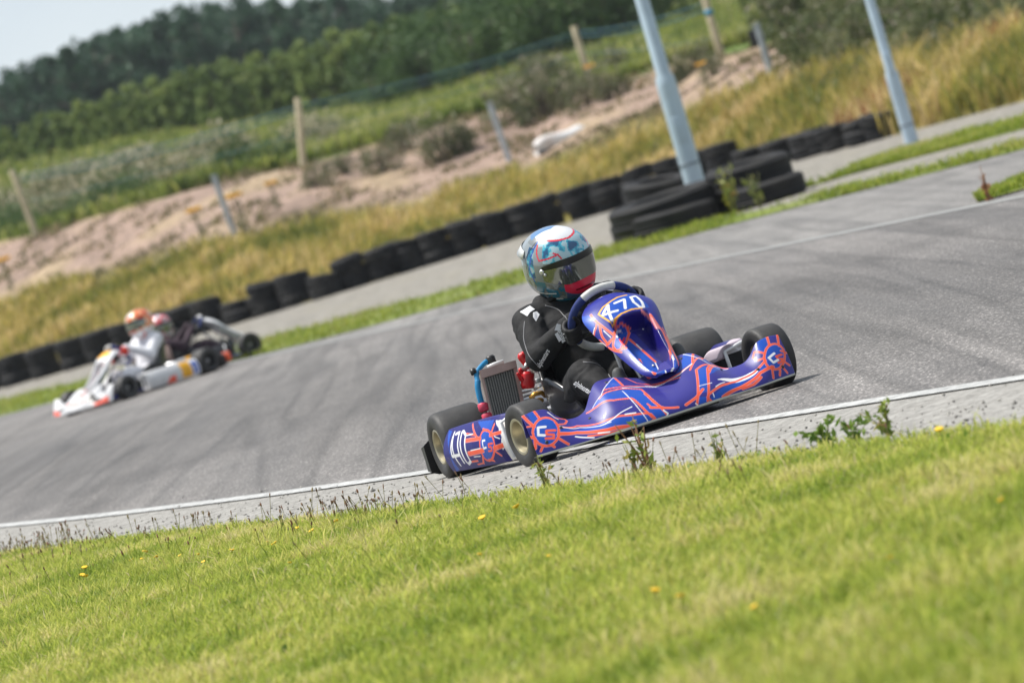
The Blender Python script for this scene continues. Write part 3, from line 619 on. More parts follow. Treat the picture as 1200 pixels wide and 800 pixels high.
# ---------------------------------------------------------------- helmet
def helm(phi, el, grow=0.):
    """helmet shell: phi 0 is straight ahead, el elevation"""
    phi = np.asarray(phi, float); el = np.asarray(el, float)
    cx, cy, cz = np.cos(el) * np.cos(phi), np.cos(el) * np.sin(phi), np.sin(el)
    ax = np.where(cx > 0, .150, .158); ay = .128; az = np.where(cz > 0, .142, .166)
    e = 2.35
    r = (np.abs(cx / ax) ** e + np.abs(cy / ay) ** e + np.abs(cz / az) ** e) ** (-1 / e)
    chin = np.exp(-((el + .62) / .30) ** 2) * np.exp(-(phi / .75) ** 2)
    r = r * (1 + .085 * chin)
    r = r * (1 - .10 * np.exp(-((el + 1.0) / .3) ** 2) * np.exp(-((np.abs(phi) - math.pi) / 1.1) ** 2))
    sp = np.exp(-((el - .42) / .16) ** 2) * np.exp(-((np.abs(phi) - math.pi) / .8) ** 2)
    r = r * (1 + .05 * sp) + grow
    z = np.maximum(r * cz, -.168)
    return np.stack([r * cx, r * cy, z], -1)


def helmet(parent, loc, yaw, roll, pitch, style, fine=True):
    n, m = (300, 220) if fine else (72, 48)
    ph = np.linspace(-math.pi, math.pi, n); el = np.linspace(-math.pi / 2, math.pi / 2, m)
    A, E = np.meshgrid(ph, el, indexing='ij'); P = helm(A, E).reshape(-1, 3); UV = np.stack([A.ravel(), E.ravel()], -1)
    a, e = UV[:, 0], UV[:, 1]
    nz = np.array([noise.fractal(Vector(p * 22), 1.0, 2.0, 4) for p in P])
    if style == 'blue':
        c = np.tile(np.array((.17, .19, .20)), (len(P), 1))
        lowm = e < -.15
        k = np.clip(.5 + nz * 1.4, 0, 1)[:, None]
        sw = np.where(k < .34, np.array([[.01, .08, .19]]), np.where(k < .60, np.array([[.015, .24, .38]]), np.where(k < .8, np.array([[.06, .42, .54]]), np.array([[.36, .52, .58]]))))
        band = (e > .30) & (e < .95) & (np.abs(a) < 1.5); c[band] = sw[band]
        side = (np.abs(a) > 1.15) & (np.abs(a) < 2.3) & (e > .25) & (e < .8); c[side] = np.array((.24, .27, .29))
        side2 = (np.abs(np.abs(a) - 1.75) < .17) & (e > -.2) & (e < .75); c[side2] = sw[side2] * .8
        back = (np.abs(a) > 2.2) & (e > .1); c[back] = np.array((.26, .30, .33))
        art = []
        top = [(q, .98 + .10 * math.cos(q * 2) + .06 * math.cos(q * 5)) for q in np.linspace(-2.0, 2.0, 26)]
        inside = e > np.interp(np.abs(a), [0, .5, 1.0, 1.5, 2.0, 2.3], [.86, .90, .98, 1.02, 1.05, 1.6]); c[inside] = (.66, .67, .69)
        blue = (e > .93) & (np.abs(a) > 2.0); c[blue] = np.array((.10, .22, .42))
        art += [('s', 'R', .009, [(q, float(np.interp(abs(q), [0, .5, 1.0, 1.5, 2.0], [.86, .90, .98, 1.02, 1.05]))) for q in np.linspace(-1.6, 1.6, 24)])]
        for s in (-1, 1):
            art += [('s', 'R', .007, [(s * .62, .50), (s * .95, .44), (s * 1.3, .40), (s * 1.42, .62), (s * 1.45, .85)]), ('s', 'R', .007, [(s * .55, .38), (s * .62, .50), (s * .75, .56)]),
                    ('s', 'B', .007, [(s * 1.5, 1.05), (s * 1.65, .6), (s * 1.8, .1), (s * 1.7, -.3)]), ('s', 'K', .004, [(s * 1.62, .95), (s * 1.95, .4), (s * 2.0, -.2)]),
                    ('s', 'W', .006, [(s * .95, -.62), (s * 1.4, -.70), (s * 1.9, -.72)]), ('s', 'K', .010, [(s * 1.2, -.86), (s * 1.5, -.89)]), ('s', 'W', .012, [(s * .8, -.82), (s * 1.1, -.86), (s * 1.75, -.92)])]
        trim = e < -.80; c[trim] = (.02, .16, .26)
        low = (e < -.30) & (e > -.80) & (np.abs(a) > .62); c[low] = np.where(k[low] < .38, np.array([[.02, .13, .20]]), np.where(k[low] < .75, np.array([[.11, .12, .11]]), np.array([[.22, .24, .25]])))
        chin = (np.abs(a) < .60) & (e < -.50) & (e > -.80); c[chin] = (.06, .09, .20)
        c = paint(P, UV, helm, (0, 0, 0), art) * 0 + c if not art else c
        for k_, col, w, pts in art:
            pass
        mask = paint(P, UV, helm, (-1., -1., -1.), art); hit = mask.min(1) > -.5
        c[hit] = np.clip(mask[hit], 0, 1)
        vent = (np.abs(a) < .64) & (e < -.33) & (e > -.70 + .16 * (np.abs(a) / .64) ** 2); c[vent] = (.72, .02, .06)
        slot = (np.abs(a) < .34) & (np.abs(e + .54) < .022); c[slot] = (.12, .005, .012)
    elif style == 'orange':
        c = np.tile(np.array((.82, .22, .05)), (len(P), 1)); c[:] = (.80, .17, .025); c[(nz > .24)] = (.78, .60, .40); c[(np.abs(a + .3) < .5) & (e > .62)] = (.78, .70, .62); c[(e < -.5)] = (.70, .70, .72); c[(nz < -.22)] = (.60, .05, .02)
    else:
        c = np.tile(np.array((.70, .70, .72)), (len(P), 1)); c[(nz > .12)] = (.60, .06, .07); c[(nz < -.18)] = (.12, .12, .14)
    rot = Matrix.Rotation(yaw, 4, 'Z') @ Matrix.Rotation(roll, 4, 'X') @ Matrix.Rotation(pitch, 4, 'Y')
    h = mesh_np('helmet', P, grid_faces(n, m), [M['helmet']], parent, True, None, c)
    h.matrix_local = Matrix.Translation(loc) @ rot
    # visor
    va = np.linspace(-1.22, 1.22, 60); vv = np.linspace(0, 1, 24)
    U, V = np.meshgrid(va, vv, indexing='ij')
    lo = -.36 + .13 * (np.abs(U) / 1.22) ** 2.2 + .05 * (np.abs(U) < .5) * np.cos(U * 3.14) ; hi = .36 - .16 * (np.abs(U) / 1.22) ** 3
    E2 = lo + (hi - lo) * V
    Pv = helm(U, E2, .0035)
    fc = grid_faces(60, 24); mi = ((np.arange(59 * 23) % 23) >= 17).astype(int)
    vis = mesh_np('visor', Pv.reshape(-1, 3), fc, [M['visor'], M['visor_strip']], h, True, mi)
    if fine:
        b = MB()
        for s in (-1, 1):
            for (aa, ee, rr) in ((1.22, .06, .011), (1.12, -.02, .006)):
                p = helm(np.array(s * aa), np.array(ee), .004); nn = Vector(p).normalized(); b.lathe([(rr, -.004), (rr, .003), (rr * .6, .005), (.0001, .005)], tuple(p), tuple(nn), 14)
        b.obj('visor_screw', M['alu'], vis)
        b = MB(); p = [helm(np.array(math.pi + q), np.array(.34), .006) for q in np.linspace(-1.15, 1.15, 21)]
        p2 = [helm(np.array(math.pi + q), np.array(.56), .004) for q in np.linspace(-1.05, 1.05, 21)]; p3 = [x * np.array([1.06, 1.04, 1]) for x in p]
        b.sheet(np.stack([p2, p3, p], 1)); b.obj('rear_spoiler', M['white_gloss'], h)
    return h


# ---------------------------------------------------------------- people
def fuse(mb, name, vox, smooth=6, mats=(), wrinkle=0., parent=None):
    o = mb.obj(name, list(mats))
    rm = o.modifiers.new('r', 'REMESH'); rm.mode = 'VOXEL'; rm.voxel_size = vox
    sm = o.modifiers.new('s', 'SMOOTH'); sm.iterations = smooth; sm.factor = .5
    dg = bpy.context.evaluated_depsgraph_get(); me = bpy.data.meshes.new_from_object(o.evaluated_get(dg))
    old = o.data; o.modifiers.clear(); o.data = me; bpy.data.meshes.remove(old); me.name = name
    if wrinkle:
        n = len(me.vertices); co = np.empty(n * 3, np.float32); nr = np.empty(n * 3, np.float32); me.vertices.foreach_get('co', co); me.vertices.foreach_get('normal', nr); co = co.reshape(-1, 3); nr = nr.reshape(-1, 3)
        w = np.array([noise.noise(Vector((p[0] * 16 + 3 * noise.noise(Vector(p * 9)), p[1] * 14, p[2] * 26))) + .6 * (1 - abs(noise.noise(Vector((p[0] * 11, p[1] * 20, p[2] * 15 + 7)))) * 3) * .4 for p in co])
        w2 = np.array([1 - 2.6 * abs(noise.noise(Vector((p[0] * 24 + 5, p[1] * 20, p[2] * 40)))) for p in co]) if wrinkle > .005 else 0.
        co = co + nr * (w * wrinkle + w2 * wrinkle * .30)[:, None]; me.vertices.foreach_set('co', co.astype(np.float32).ravel()); me.update()
    me.polygons.foreach_set('use_smooth', np.ones(len(me.polygons), bool))
    me.materials.clear()
    for m in mats: me.materials.append(m)
    if parent is not None: o.parent = parent
    return o


def glove(parent, phi, side, m, vox=.0045):
    """a hand closed on the wheel rim at angle phi: palm on the driver's side, four fingers over the rim, thumb along it"""
    c = sw_pt(phi); er = math.cos(phi) * SW_E1 + math.sin(phi) * SW_E2; et = -math.sin(phi) * SW_E1 + math.cos(phi) * SW_E2
    if side > 0: et = -et                                        # et now points up the hand (towards the index finger)
    et = et if et[2] > 0 else -et
    g = lambda ang, rad, t: c + rad * (math.cos(ang) * er + math.sin(ang) * SW_N) + t * et
    b = MB()
    for t, r_, ln in ((-.036, .0095, 150), (-.013, .0110, 172), (.011, .0115, 176), (.034, .0105, 160)):
        aa = [R(v) for v in np.linspace(-75, ln, 8)]
        pts = [g(q, .0300 if k < 5 else .0275, t * (1.05 - .05 * k)) for k, q in enumerate(aa)]
        b.tube(pts, np.linspace(r_ * 1.12, r_ * .85, 8), 10); b.ell(pts[-1], (r_ * .85,) * 3, seg=10); b.ell(pts[0], (r_ * 1.1,) * 3, seg=10)
        b.ell(pts[3], (r_ * 1.12,) * 3, seg=10)
    for t in np.linspace(-.036, .036, 7): b.cap(g(R(-70), .031, t), g(R(-135), .040, t * .85), .0125, .0145, 10)
    b.cap(g(R(-150), .040, .02), g(R(-190), .030, .050), .013, .0105, 10); b.cap(g(R(-190), .030, .050), g(R(-215), .026, .078), .0105, .009, 10)
    wr = g(R(-120), .075, -.012)
    b.cap(g(R(-115), .038, -.005), wr, .030, .034, 16)
    o = fuse(b, 'glove', vox, 3, [m], parent=parent)
    return o, wr, g


def decal_text(txt, size, o, ea, m, name, parent, dirn, shear=.2, off=.0015, ext=1.):
    """printed lettering laid on a cloth surface: o its start, ea along the line, em up the letters, dirn into the cloth"""
    cu = bpy.data.curves.new('t', 'FONT'); cu.body = txt; cu.size = size; cu.shear = shear; cu.offset = .02 * size; cu.resolution_u = 3
    to = bpy.data.objects.new('t', cu); COL.objects.link(to); dg = bpy.context.evaluated_depsgraph_get(); me = bpy.data.meshes.new_from_object(to.evaluated_get(dg)); bpy.data.objects.remove(to)
    bm = bmesh.new(); bm.from_mesh(me); bmesh.ops.triangulate(bm, faces=bm.faces[:]); bmesh.ops.subdivide_edges(bm, edges=[e for e in bm.edges if e.calc_length() > size * .3], cuts=2, use_grid_fill=True)
    bvh = BVHTree.FromObject(parent, bpy.context.evaluated_depsgraph_get())
    o, d = Vector(o), Vector(dirn).normalized(); ea = (Vector(ea) - o).normalized(); em = ea.cross(d) * (1 if ea.cross(d).z > 0 else -1)
    for v in bm.verts:
        p = o + ea * v.co.x + em * v.co.y * ext
        h = bvh.ray_cast(p - d * .3, d, 1.2); v.co = (h[0] - d * off) if h[0] else p
    bm.to_mesh(me); bm.free(); ob = bpy.data.objects.new(name, me); COL.objects.link(ob); ob.parent = parent; me.materials.clear(); me.materials.append(m); return ob


def decal_shape(polys, m, name, parent, dirn, off=.0016, step=.006):
    """flat badge outlines (3-D points) pressed on to the cloth"""
    bvh = BVHTree.FromObject(parent, bpy.context.evaluated_depsgraph_get()); d = Vector(dirn).normalized(); bm = bmesh.new()
    for q in polys:
        f = bm.faces.new([bm.verts.new(p) for p in q])
    bmesh.ops.triangulate(bm, faces=bm.faces[:])
    for _ in range(4):
        L = [e for e in bm.edges if e.calc_length() > step]
        if not L: break
        bmesh.ops.subdivide_edges(bm, edges=L, cuts=1); bmesh.ops.triangulate(bm, faces=bm.faces[:])
    for v in bm.verts:
        h = bvh.ray_cast(v.co - d * .3, d, 1.5); v.co = (h[0] - d * off) if h[0] else v.co
    me = bpy.data.meshes.new(name); bm.to_mesh(me); bm.free(); ob = bpy.data.objects.new(name, me); COL.objects.link(ob); ob.parent = parent; me.materials.append(m)
    for p in me.polygons: p.use_smooth = True
    return ob


def decal_line(pts, r, m, name, parent, dirn):
    '''raised piping or a seam sewn on the cloth along the given points'''
    bvh = BVHTree.FromObject(parent, bpy.context.evaluated_depsgraph_get()); d = Vector(dirn).normalized(); P = np.array(pts, float); t = np.linspace(0, len(P) - 1, 8 * len(P))
    Q = np.stack([np.interp(t, range(len(P)), P[:, k]) for k in range(3)], -1)
    for _ in range(12): Q[1:-1] = (Q[:-2] + 2 * Q[1:-1] + Q[2:]) / 4
    out = []
    for p in Q:
        h = bvh.ray_cast(Vector(p) - d * .3, d, 1.2)
        if h[0]: out.append(tuple(h[0] - d * r * .3))
    return MB().tube(out, r, 6).obj(name, m, parent)


def build_driver(kart, label, suit, glove_m, boot_m, hstyle, hyaw, hroll, fine=True, drop=0., group=None, hpos=(-.245, .012, .722), hpitch=4):
    d = drop
    b = MB()
    sh = .53 - d
    b.ell((-.20, 0, .165), (.15, .165, .115)); b.cap((-.20, 0, .20), (-.265, 0, .42 - d * .6), .145, .140); b.cap((-.26, -.065, .43 - d), (-.255, .065, .43 - d), .125, .125)
    b.cap((-.275, -.155, sh - .005), (-.275, .155, sh - .005), .068, .068); b.cap((-.285, -.09, sh + .03), (-.285, .09, sh + .03), .055, .055)
    b.cap((-.275, 0, sh), (-.26, .005, sh + .13), .062, .058)
    hands = []
    for s, phi in ((-1, 192), (1, 12)):
        hands.append((s, R(phi)))
    for s, phi in hands:
        wr = sw_pt(phi) + .075 * (math.cos(R(-120)) * (math.cos(phi) * SW_E1 + math.sin(phi) * SW_E2) + math.sin(R(-120)) * SW_N)
        el = np.array((-.10, s * .222 + .01, .385 - d * .5))
        S = np.array((-.275, s * .172, sh - .012))
        b.cap(S, el, .072, .056); b.cap(el, wr, .056, .040); b.ell(el + np.array([-.012, s * .008, -.008]), (.06, .055, .058))
        kn = np.array((.17, s * .135 + .0, .262)); hp = np.array((-.15, s * .095, .165)); an = np.array((.415, s * .125 + .03 + .03 * (s > 0), .125))
        b.cap(hp, kn, .098, .074); b.cap(kn, an, .072, .048); b.ell(kn + np.array([-.015, 0, -.012]), (.078, .072, .076))
    body = fuse(b, 'person', .0070 if fine else .016, 5, [suit], .0048 if fine else .004)
    body.location = kart.location; body.rotation_euler = kart.rotation_euler
    tag(body, label, 'person', group)
    helmet(body, (hpos[0], hpos[1], hpos[2] - d), hyaw, hroll, R(hpitch), hstyle, fine)
    gl = []
    for s, phi in hands:
        g, wr, gf = glove(body, phi, s, glove_m, .0042 if fine else .008); gl.append((g, gf))
    for s in (-1, 1):
        f = MB(); k_ = .03 + .035 * (s > 0); zt = .245 + .02 * (s > 0); f.cap((.405, s * .125 + k_, .10), (.42, s * .12 + k_, .075), .046, .042); f.cap((.42, s * .12 + k_, .07), (.465, s * .115 + k_, .19), .042, .036); f.cap((.465, s * .115 + k_, .19), (.455, s * .113 + k_, zt), .038, .026); f.cap((.38, s * .125 + k_, .15), (.415, s * .125 + k_, .11), .05, .046)
        fuse(f, 'boot', .008 if fine else .014, 4, [boot_m], parent=body)
    return body, gl


# ---------------------------------------------------------------- the ground
ANG = math.atan(2500 / F)                        # heading of the track, left of straight ahead
TS, TC = math.sin(ANG), math.cos(ANG)


def asphalt(name, lo, hi, streak, band=False):
    t = NT(name); p = t.pos(0); pl = t.pos(-ANG, (9, .16, 1)); pm = t.pos(-ANG, (2.0, .06, 1))
    grain = t.noise(1.0, 3, .8, t.pos(0, (70, 16, 20))); mid = t.noise(5, 6, .65, p); big = t.noise(.35, 4, .6, p)
    st = t.noise(1.0, 5, .7, pl); st2 = t.noise(1.0, 4, .6, pm)
    sx_ = t.n('ShaderNodeSeparateXYZ'); t.l(t.pos(-ANG), sx_.inputs[0]); wob = t.n('ShaderNodeMath', operation='MULTIPLY_ADD'); t.l(t.noise(.25, 2, .5, p), wob.inputs[0]); wob.inputs[1].default_value = 3.; t.l(sx_.outputs[0], wob.inputs[2])
    nq = t.n('ShaderNodeMapRange'); nq.inputs['From Min'].default_value = 8; nq.inputs['From Max'].default_value = 20; t.l(wob.outputs[0], nq.inputs['Value'])
    c = t.ramp(mid, [(.25, lo), (.75, hi)])
    if band: c = t.mix(1., c, t.ramp(nq.outputs[0], [(.10, 1.08), (.34, .70), (.58, .74), (.85, 1.0)]), 'MULTIPLY')
    c = t.mix(1., c, t.ramp(grain, [(.28, .25), (.46, .85), (.58, 1.15), (.66, 2.6)]), 'MULTIPLY')
    c = t.mix(1., c, t.ramp(st, [(.30, 1 - streak), (.62, 1.06)]), 'MULTIPLY')
    c = t.mix(1., c, t.ramp(st2, [(.30, 1 - streak * .8), (.65, 1.12)]), 'MULTIPLY')
    c = t.mix(1., c, t.ramp(big, [(.3, .86), (.7, 1.12)]), 'MULTIPLY')
    skid = t.noise(1.0, 2, .4, t.pos(-ANG + .03, (1.6, .035, 1))); c = t.mix(1., c, t.ramp(skid, [(.38, 1.), (.43, .72), (.47, 1.), (.53, 1.), (.56, .76), (.585, 1.)]), 'MULTIPLY')
    pat = t.noise(1.0, 5, .7, t.pos(-ANG, (1.3, .22, 1))); c = t.mix(1., c, t.ramp(pat, [(.36, .84), (.52, 1.), (.70, 1.06)]), 'MULTIPLY')
    t.l(c, t.b.inputs['Base Color']); t.l(t.ramp(st2, [(.3, .62), (.7, .80)]), t.b.inputs['Roughness']); t.b.inputs['Specular IOR Level'].default_value = .35
    t.bump(grain, .6, .006); return t.m


def ground_mat(name, stops, scale, grain=40, bump=.4, rough=.9, gamp=.35):
    t = NT(name); p = t.pos(0); a = t.noise(scale, 6, .65, p); g = t.noise(grain, 4, .7, p)
    c = t.ramp(a, stops); c = t.mix(1., c, t.ramp(g, [(.3, 1 - gamp), (.7, 1 + gamp)]), 'MULTIPLY')
    t.l(c, t.b.inputs['Base Color']); t.b.inputs['Roughness'].default_value = rough; t.b.inputs['Specular IOR Level'].default_value = .2; t.bump(g, bump, .02); return t.m


M['track'] = asphalt('track_asphalt', (.148, .138, .130), (.204, .191, .180), .20, True)
M['old_asphalt'] = asphalt('old_asphalt', (.165, .157, .148), (.225, .214, .202), .16)
M['verge'] = ground_mat('gravel_verge', [(.3, (.13, .12, .10)), (.5, (.24, .225, .20)), (.66, (.21, .19, .14)), (.8, (.15, .16, .07))], 1.3, 5, .8, .9, .6)
M['concrete'] = ground_mat('kerb_concrete', [(.25, (.19, .182, .166)), (.5, (.29, .28, .26)), (.75, (.37, .36, .335))], 7, 40, .6, .88, .5)
M['soil'] = ground_mat('lawn_soil', [(.3, (.16, .19, .035)), (.7, (.26, .27, .06))], 3, 60, .5)
M['verge_turf'] = ground_mat('verge_turf', [(.3, (.10, .14, .02)), (.5, (.15, .19, .03)), (.66, (.20, .20, .10)), (.75, (.24, .22, .18))], 1.1, 14, .5)


def line_paint(name, col, wear):
    t = NT(name); p = t.pos(0); n = t.noise(14, 8, .75, p); g = t.noise(150, 3, .7, p)
    c = t.ramp(n, [(.3, (.14, .14, .135)), (.3 + wear, col)]) ; c = t.mix(1., c, t.ramp(g, [(.3, .7), (.6, 1.)]), 'MULTIPLY')
    t.l(c, t.b.inputs['Base Color']); t.b.inputs['Roughness'].default_value = .6; return t.m


M['line'] = line_paint('white_line_paint', (.60, .60, .58), .30)
M['old_line'] = line_paint('worn_line_paint', (.42, .42, .40), .45)


def smooth_line(pts, n=160):
    P = np.array([tuple(p)[:2] for p in pts]); s = np.concatenate([[0], np.cumsum(np.linalg.norm(np.diff(P, axis=0), axis=1))])
    t = np.linspace(0, s[-1], n); Q = np.stack([np.interp(t, s, P[:, k]) for k in (0, 1)], -1)
    for _ in range(10): Q[1:-1] = (Q[:-2] + 2 * Q[1:-1] + Q[2:]) / 4
    return Q


def strip(name, A, B, z, m, kind='structure', n=160):
    A, B = smooth_line(A, n), smooth_line(B, n)
    ks = np.linspace(0, 1, 7)
    P = np.stack([np.concatenate([A + (B - A) * k, np.full((n, 1), z)], 1) for k in ks], 1)
    o = mesh_np(name, P.reshape(-1, 3), grid_faces(n, 7)[:, ::-1], [m], None, True)
    # face up
    if o.data.polygons[0].normal.z < 0: o.data.flip_normals()
    return tag(o, kind=kind), A, B


def off(line, d):
    """the same line moved sideways towards the far side"""
    return [Vector((p[0] + d * TC, p[1] + d * TS)) for p in line]


ext = lambda L, a, b: [L[0] + (L[0] - L[1]).normalized() * a] + L + [L[-1] + (L[-1] - L[-2]).normalized() * b]
near = ext([at(*p) for p in [(0, 618), (120, 606.5), (250, 590), (375, 575), (500, 558), (640, 534), (780, 510), (890, 493), (1000, 477), (1200, 446)]], 90, 25)
edge = ext([at(*p) for p in [(0, 645), (250, 612), (450, 590), (700, 560), (900, 524), (1200, 486)]], 90, 25)
far = ext([at(*p) for p in [(0, 489), (120, 460), (250, 430), (420, 395), (530, 371), (640, 345), (850, 303), (1000, 272), (1200, 232)]], 80, 40)
g1l = ext([at(*p) for p in [(0, 488), (120, 456), (240, 433), (330, 410), (424, 387), (520, 360), (620, 333), (700, 304), (830, 270), (950, 240), (1080, 207), (1200, 176)]], 80, 40)
g1u = ext([at(*p) for p in [(0, 470), (120, 440), (250, 412), (380, 380), (480, 352), (600, 320), (690, 293), (830, 262), (950, 232), (1080, 199), (1200, 166)]], 80, 40)
g2l = [at(*p) for p in [(940, 222), (1000, 204), (1050, 191), (1120, 173), (1200, 152), (1300, 124)]]
g2u = [at(*p) for p in [(940, 219), (1000, 196), (1050, 178), (1120, 158), (1200, 135), (1300, 105)]]
g3l = [at(*p) for p in [(1148, 238), (1200, 224), (1320, 190)]]
g3u = [at(*p) for p in [(1148, 235), (1200, 212), (1320, 174)]]

b = MB(); b.add([(-300, -60, -.03), (300, -60, -.03), (300, 620, -.03), (-300, 620, -.03)], [(0, 1, 2, 3)])
tag(b.obj('ground', ground_mat('far_field', [(.3, (.07, .11, .03)), (.7, (.12, .15, .04))], .05, 3)), kind='structure')
strip('gravel_verge', off(g1l, -1.2), off(g1u, 40), 0.0, M['verge'])
strip('old_asphalt', off(far, -.4), off(g1l, .15), .004, M['old_asphalt'])
strip('track', off(near, -.02), off(far, 0), .008, M['track'])
strip('concrete_strip', off(edge, -.6), off(near, .0), .006, M['concrete'])
strip('painted_edge_line', off(near, -.05), off(near, .05), .012, M['line'])
strip('worn_far_line', off(far, -.07), off(far, .09), .012, M['old_line'])
strip('lawn', off(edge, -14), off(edge, -.30), .010, M['soil'])
_, A1, B1 = strip('verge_turf', g1l, g1u, .004, M['verge_turf'])
_, A2, B2 = strip('verge_turf', g2l, g2u, .004, M['verge_turf'])
_, A3, B3 = strip('verge_turf', g3l, g3u, .016, M['verge_turf'])

# the bank, the field behind it and the rise to the wood
WX = [-650, -526, -327, -172, -71, 93, 265, 480, 700]
WD = [113, 106.5, 99.5, 97.8, 98, 98, 95, 84, 77]
T_gd = ([-650, -557, -397, -288, -127, -67, 84, 162, 254, 405, 533, 700], [1.85, 1.72, 1.48, 1.47, 1.2, 1.09, 1.09, 1.24, 1.31, 1.38, 1.27, 1.1])
T_cr = ([-650, -540, -377, -268, -172, 52, 120, 266, 342, 380, 450, 533, 700], [2.9, 2.8, 2.64, 2.61, 2.39, 2.33, 2.18, 2.12, 2.0, 1.93, 1.75, 1.5, 1.25])
T_200 = ([-650, -489, -353, -199, -93, 20, 96, 300, 450, 700], [6.3, 6.0, 5.7, 4.9, 4.45, 4.4, 4.6, 4.6, 3.8, 2.8])


def wall_d(xp): return np.interp(xp, WX, WD)


def terr(X, Y):
    X = np.asarray(X, float); Y = np.asarray(Y, float); xp = X / Y * F; w = wall_d(xp)
    z1, z2, z3 = np.interp(xp, *T_gd), np.interp(xp, *T_cr), np.interp(xp, *T_200)
    out = np.zeros(np.broadcast(X, Y).shape)
    lv = [(w + .2, 0 * w - .02), (w + 1.2, .10 + 0 * w), (w + 14, z1), (w + 22, z2), (w + 27, z2 + .05), (200 + 0 * w, z3), (330 + 0 * w, z3 + 1.6), (480 + 0 * w, z3 + 3)]
    for (d0, h0), (d1, h1) in zip(lv[:-1], lv[1:]):
        t = np.clip((Y - d0) / (d1 - d0), 0, 1); out = np.where((Y >= d0) & (Y <= d1), h0 + (h1 - h0) * t, out)
    return np.where(Y > 480, z3 + 3, out)


def terr1(x, y): return float(terr(np.array(x), np.array(y)))


xs = np.linspace(-1500, 1500, 260); rows = np.concatenate([np.linspace(0, 30, 46), np.linspace(33, 100, 24), np.linspace(110, 380, 14)])
XP, RW = np.meshgrid(xs, rows, indexing='ij'); DD = wall_d(XP) + .2 + RW; XX = XP * DD / F; ZZ = terr(XX, DD)
nn = np.array([noise.fractal(Vector((x * .5, y * .35, 0)), 1., 2., 4) for x, y in zip(XX.ravel(), DD.ravel())]).reshape(XX.shape)
ZZ = ZZ + nn * .10 * np.clip(RW / 6, 0, 1)
dirt = _ss(12.4, 15, RW + nn * 3.0) * (1 - _ss(21.5, 22.6, RW + nn * .8))
dirt = dirt * (1 - _ss(405, 470, XP + nn * 60)) * np.clip(1 - _ss(.1, .5, nn) * .35, 0, 1)
dirt = np.maximum(dirt, .75 * _ss(.12, .35, nn) * _ss(3, 8, RW) * (RW < 15) * _ss(-120, 20, XP) * (1 - _ss(350, 420, XP)))
grn = np.where(RW[..., None] > 22, np.array([[.105, .155, .035]]), np.array([[.19, .165, .050]]))
c = grn * (1 + nn[..., None] * .5) * (1 - dirt[..., None]) + dirt[..., None] * np.array([.315, .228, .182]) * (1 + nn[..., None] * .5)
tm = tint_mat('hillside', .95, var=.45, scale=3.5, spec=.15, bump=.6)
o = mesh_np('hillside', np.stack([XX, DD, ZZ], -1).reshape(-1, 3), grid_faces(260, len(rows)), [tm], None, True, None, np.clip(c, .005, 1).reshape(-1, 3))
if o.data.polygons[0].normal.z < 0: o.data.flip_normals()
tag(o, kind='structure')


# ---------------------------------------------------------------- grass
def blades(P, h, w, lean, col, curl=.5, wind=(0, 0)):
    n = len(P); az = rng.uniform(0, 2 * math.pi, n); fx, fy = np.cos(az), np.sin(az)
    la = rng.uniform(0, 2 * math.pi, n); lx, ly = np.cos(la) * lean + wind[0], np.sin(la) * lean + wind[1]
    V = np.empty((n, 5, 3)); hw = (w / 2)
    V[:, 0] = P + np.stack([-fx * hw, -fy * hw, 0 * h], -1); V[:, 1] = P + np.stack([fx * hw, fy * hw, 0 * h], -1)
    mid = P + np.stack([lx * h * .35, ly * h * .35, h * .58], -1)
    V[:, 2] = mid + np.stack([-fx * hw * .75, -fy * hw * .75, 0 * h], -1); V[:, 3] = mid + np.stack([fx * hw * .75, fy * hw * .75, 0 * h], -1)
    V[:, 4] = P + np.stack([lx * h, ly * h, h * (1 - curl * np.minimum(1, lx * lx + ly * ly) * .5)], -1)
    b = (np.arange(n) * 5)[:, None]
    T = np.concatenate([b + np.array([[0, 1, 3]]), b + np.array([[0, 3, 2]]), b + np.array([[2, 3, 4]])], 0)
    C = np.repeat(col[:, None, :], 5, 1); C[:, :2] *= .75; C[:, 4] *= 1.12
    return V.reshape(-1, 3), T, C.reshape(-1, 3)


def fnoise(P, s, seed=0.):
    return np.array([noise.noise(Vector((p[0] * s, p[1] * s, seed))) for p in P])


def lerp_col(t, stops):
    t = np.clip(t, 0, 1); xs_ = [s[0] for s in stops]; return np.stack([np.interp(t, xs_, [s[1][k] for s in stops]) for k in range(3)], -1)


def leaves(cent, size, cols, squash=.6):
    """leaf-shaped quads at the given points"""
    n = len(cent); a = rng.normal(size=(n, 3)); a /= np.linalg.norm(a, axis=1)[:, None]; u = rng.normal(size=(n, 3)); u -= a * (u * a).sum(1)[:, None]; u /= np.linalg.norm(u, axis=1)[:, None]; v = np.cross(a, u)
    s = (np.asarray(size) * rng.uniform(.6, 1.3, n))[:, None]
    V = np.stack([cent - u * s, cent + v * s * squash * .5 - u * s * .1, cent + u * s, cent - v * s * squash * .5 - u * s * .1], 1).reshape(-1, 3)
    return V, (np.arange(n) * 4)[:, None] + np.array([[0, 1, 2, 3]]), np.repeat(cols, 4, 0)


def plant_obj(root, mesh, part, m=None):
    V, T, C = mesh; return mesh_np(part, V, T, [m or M['leaf']], root, False, None, C)


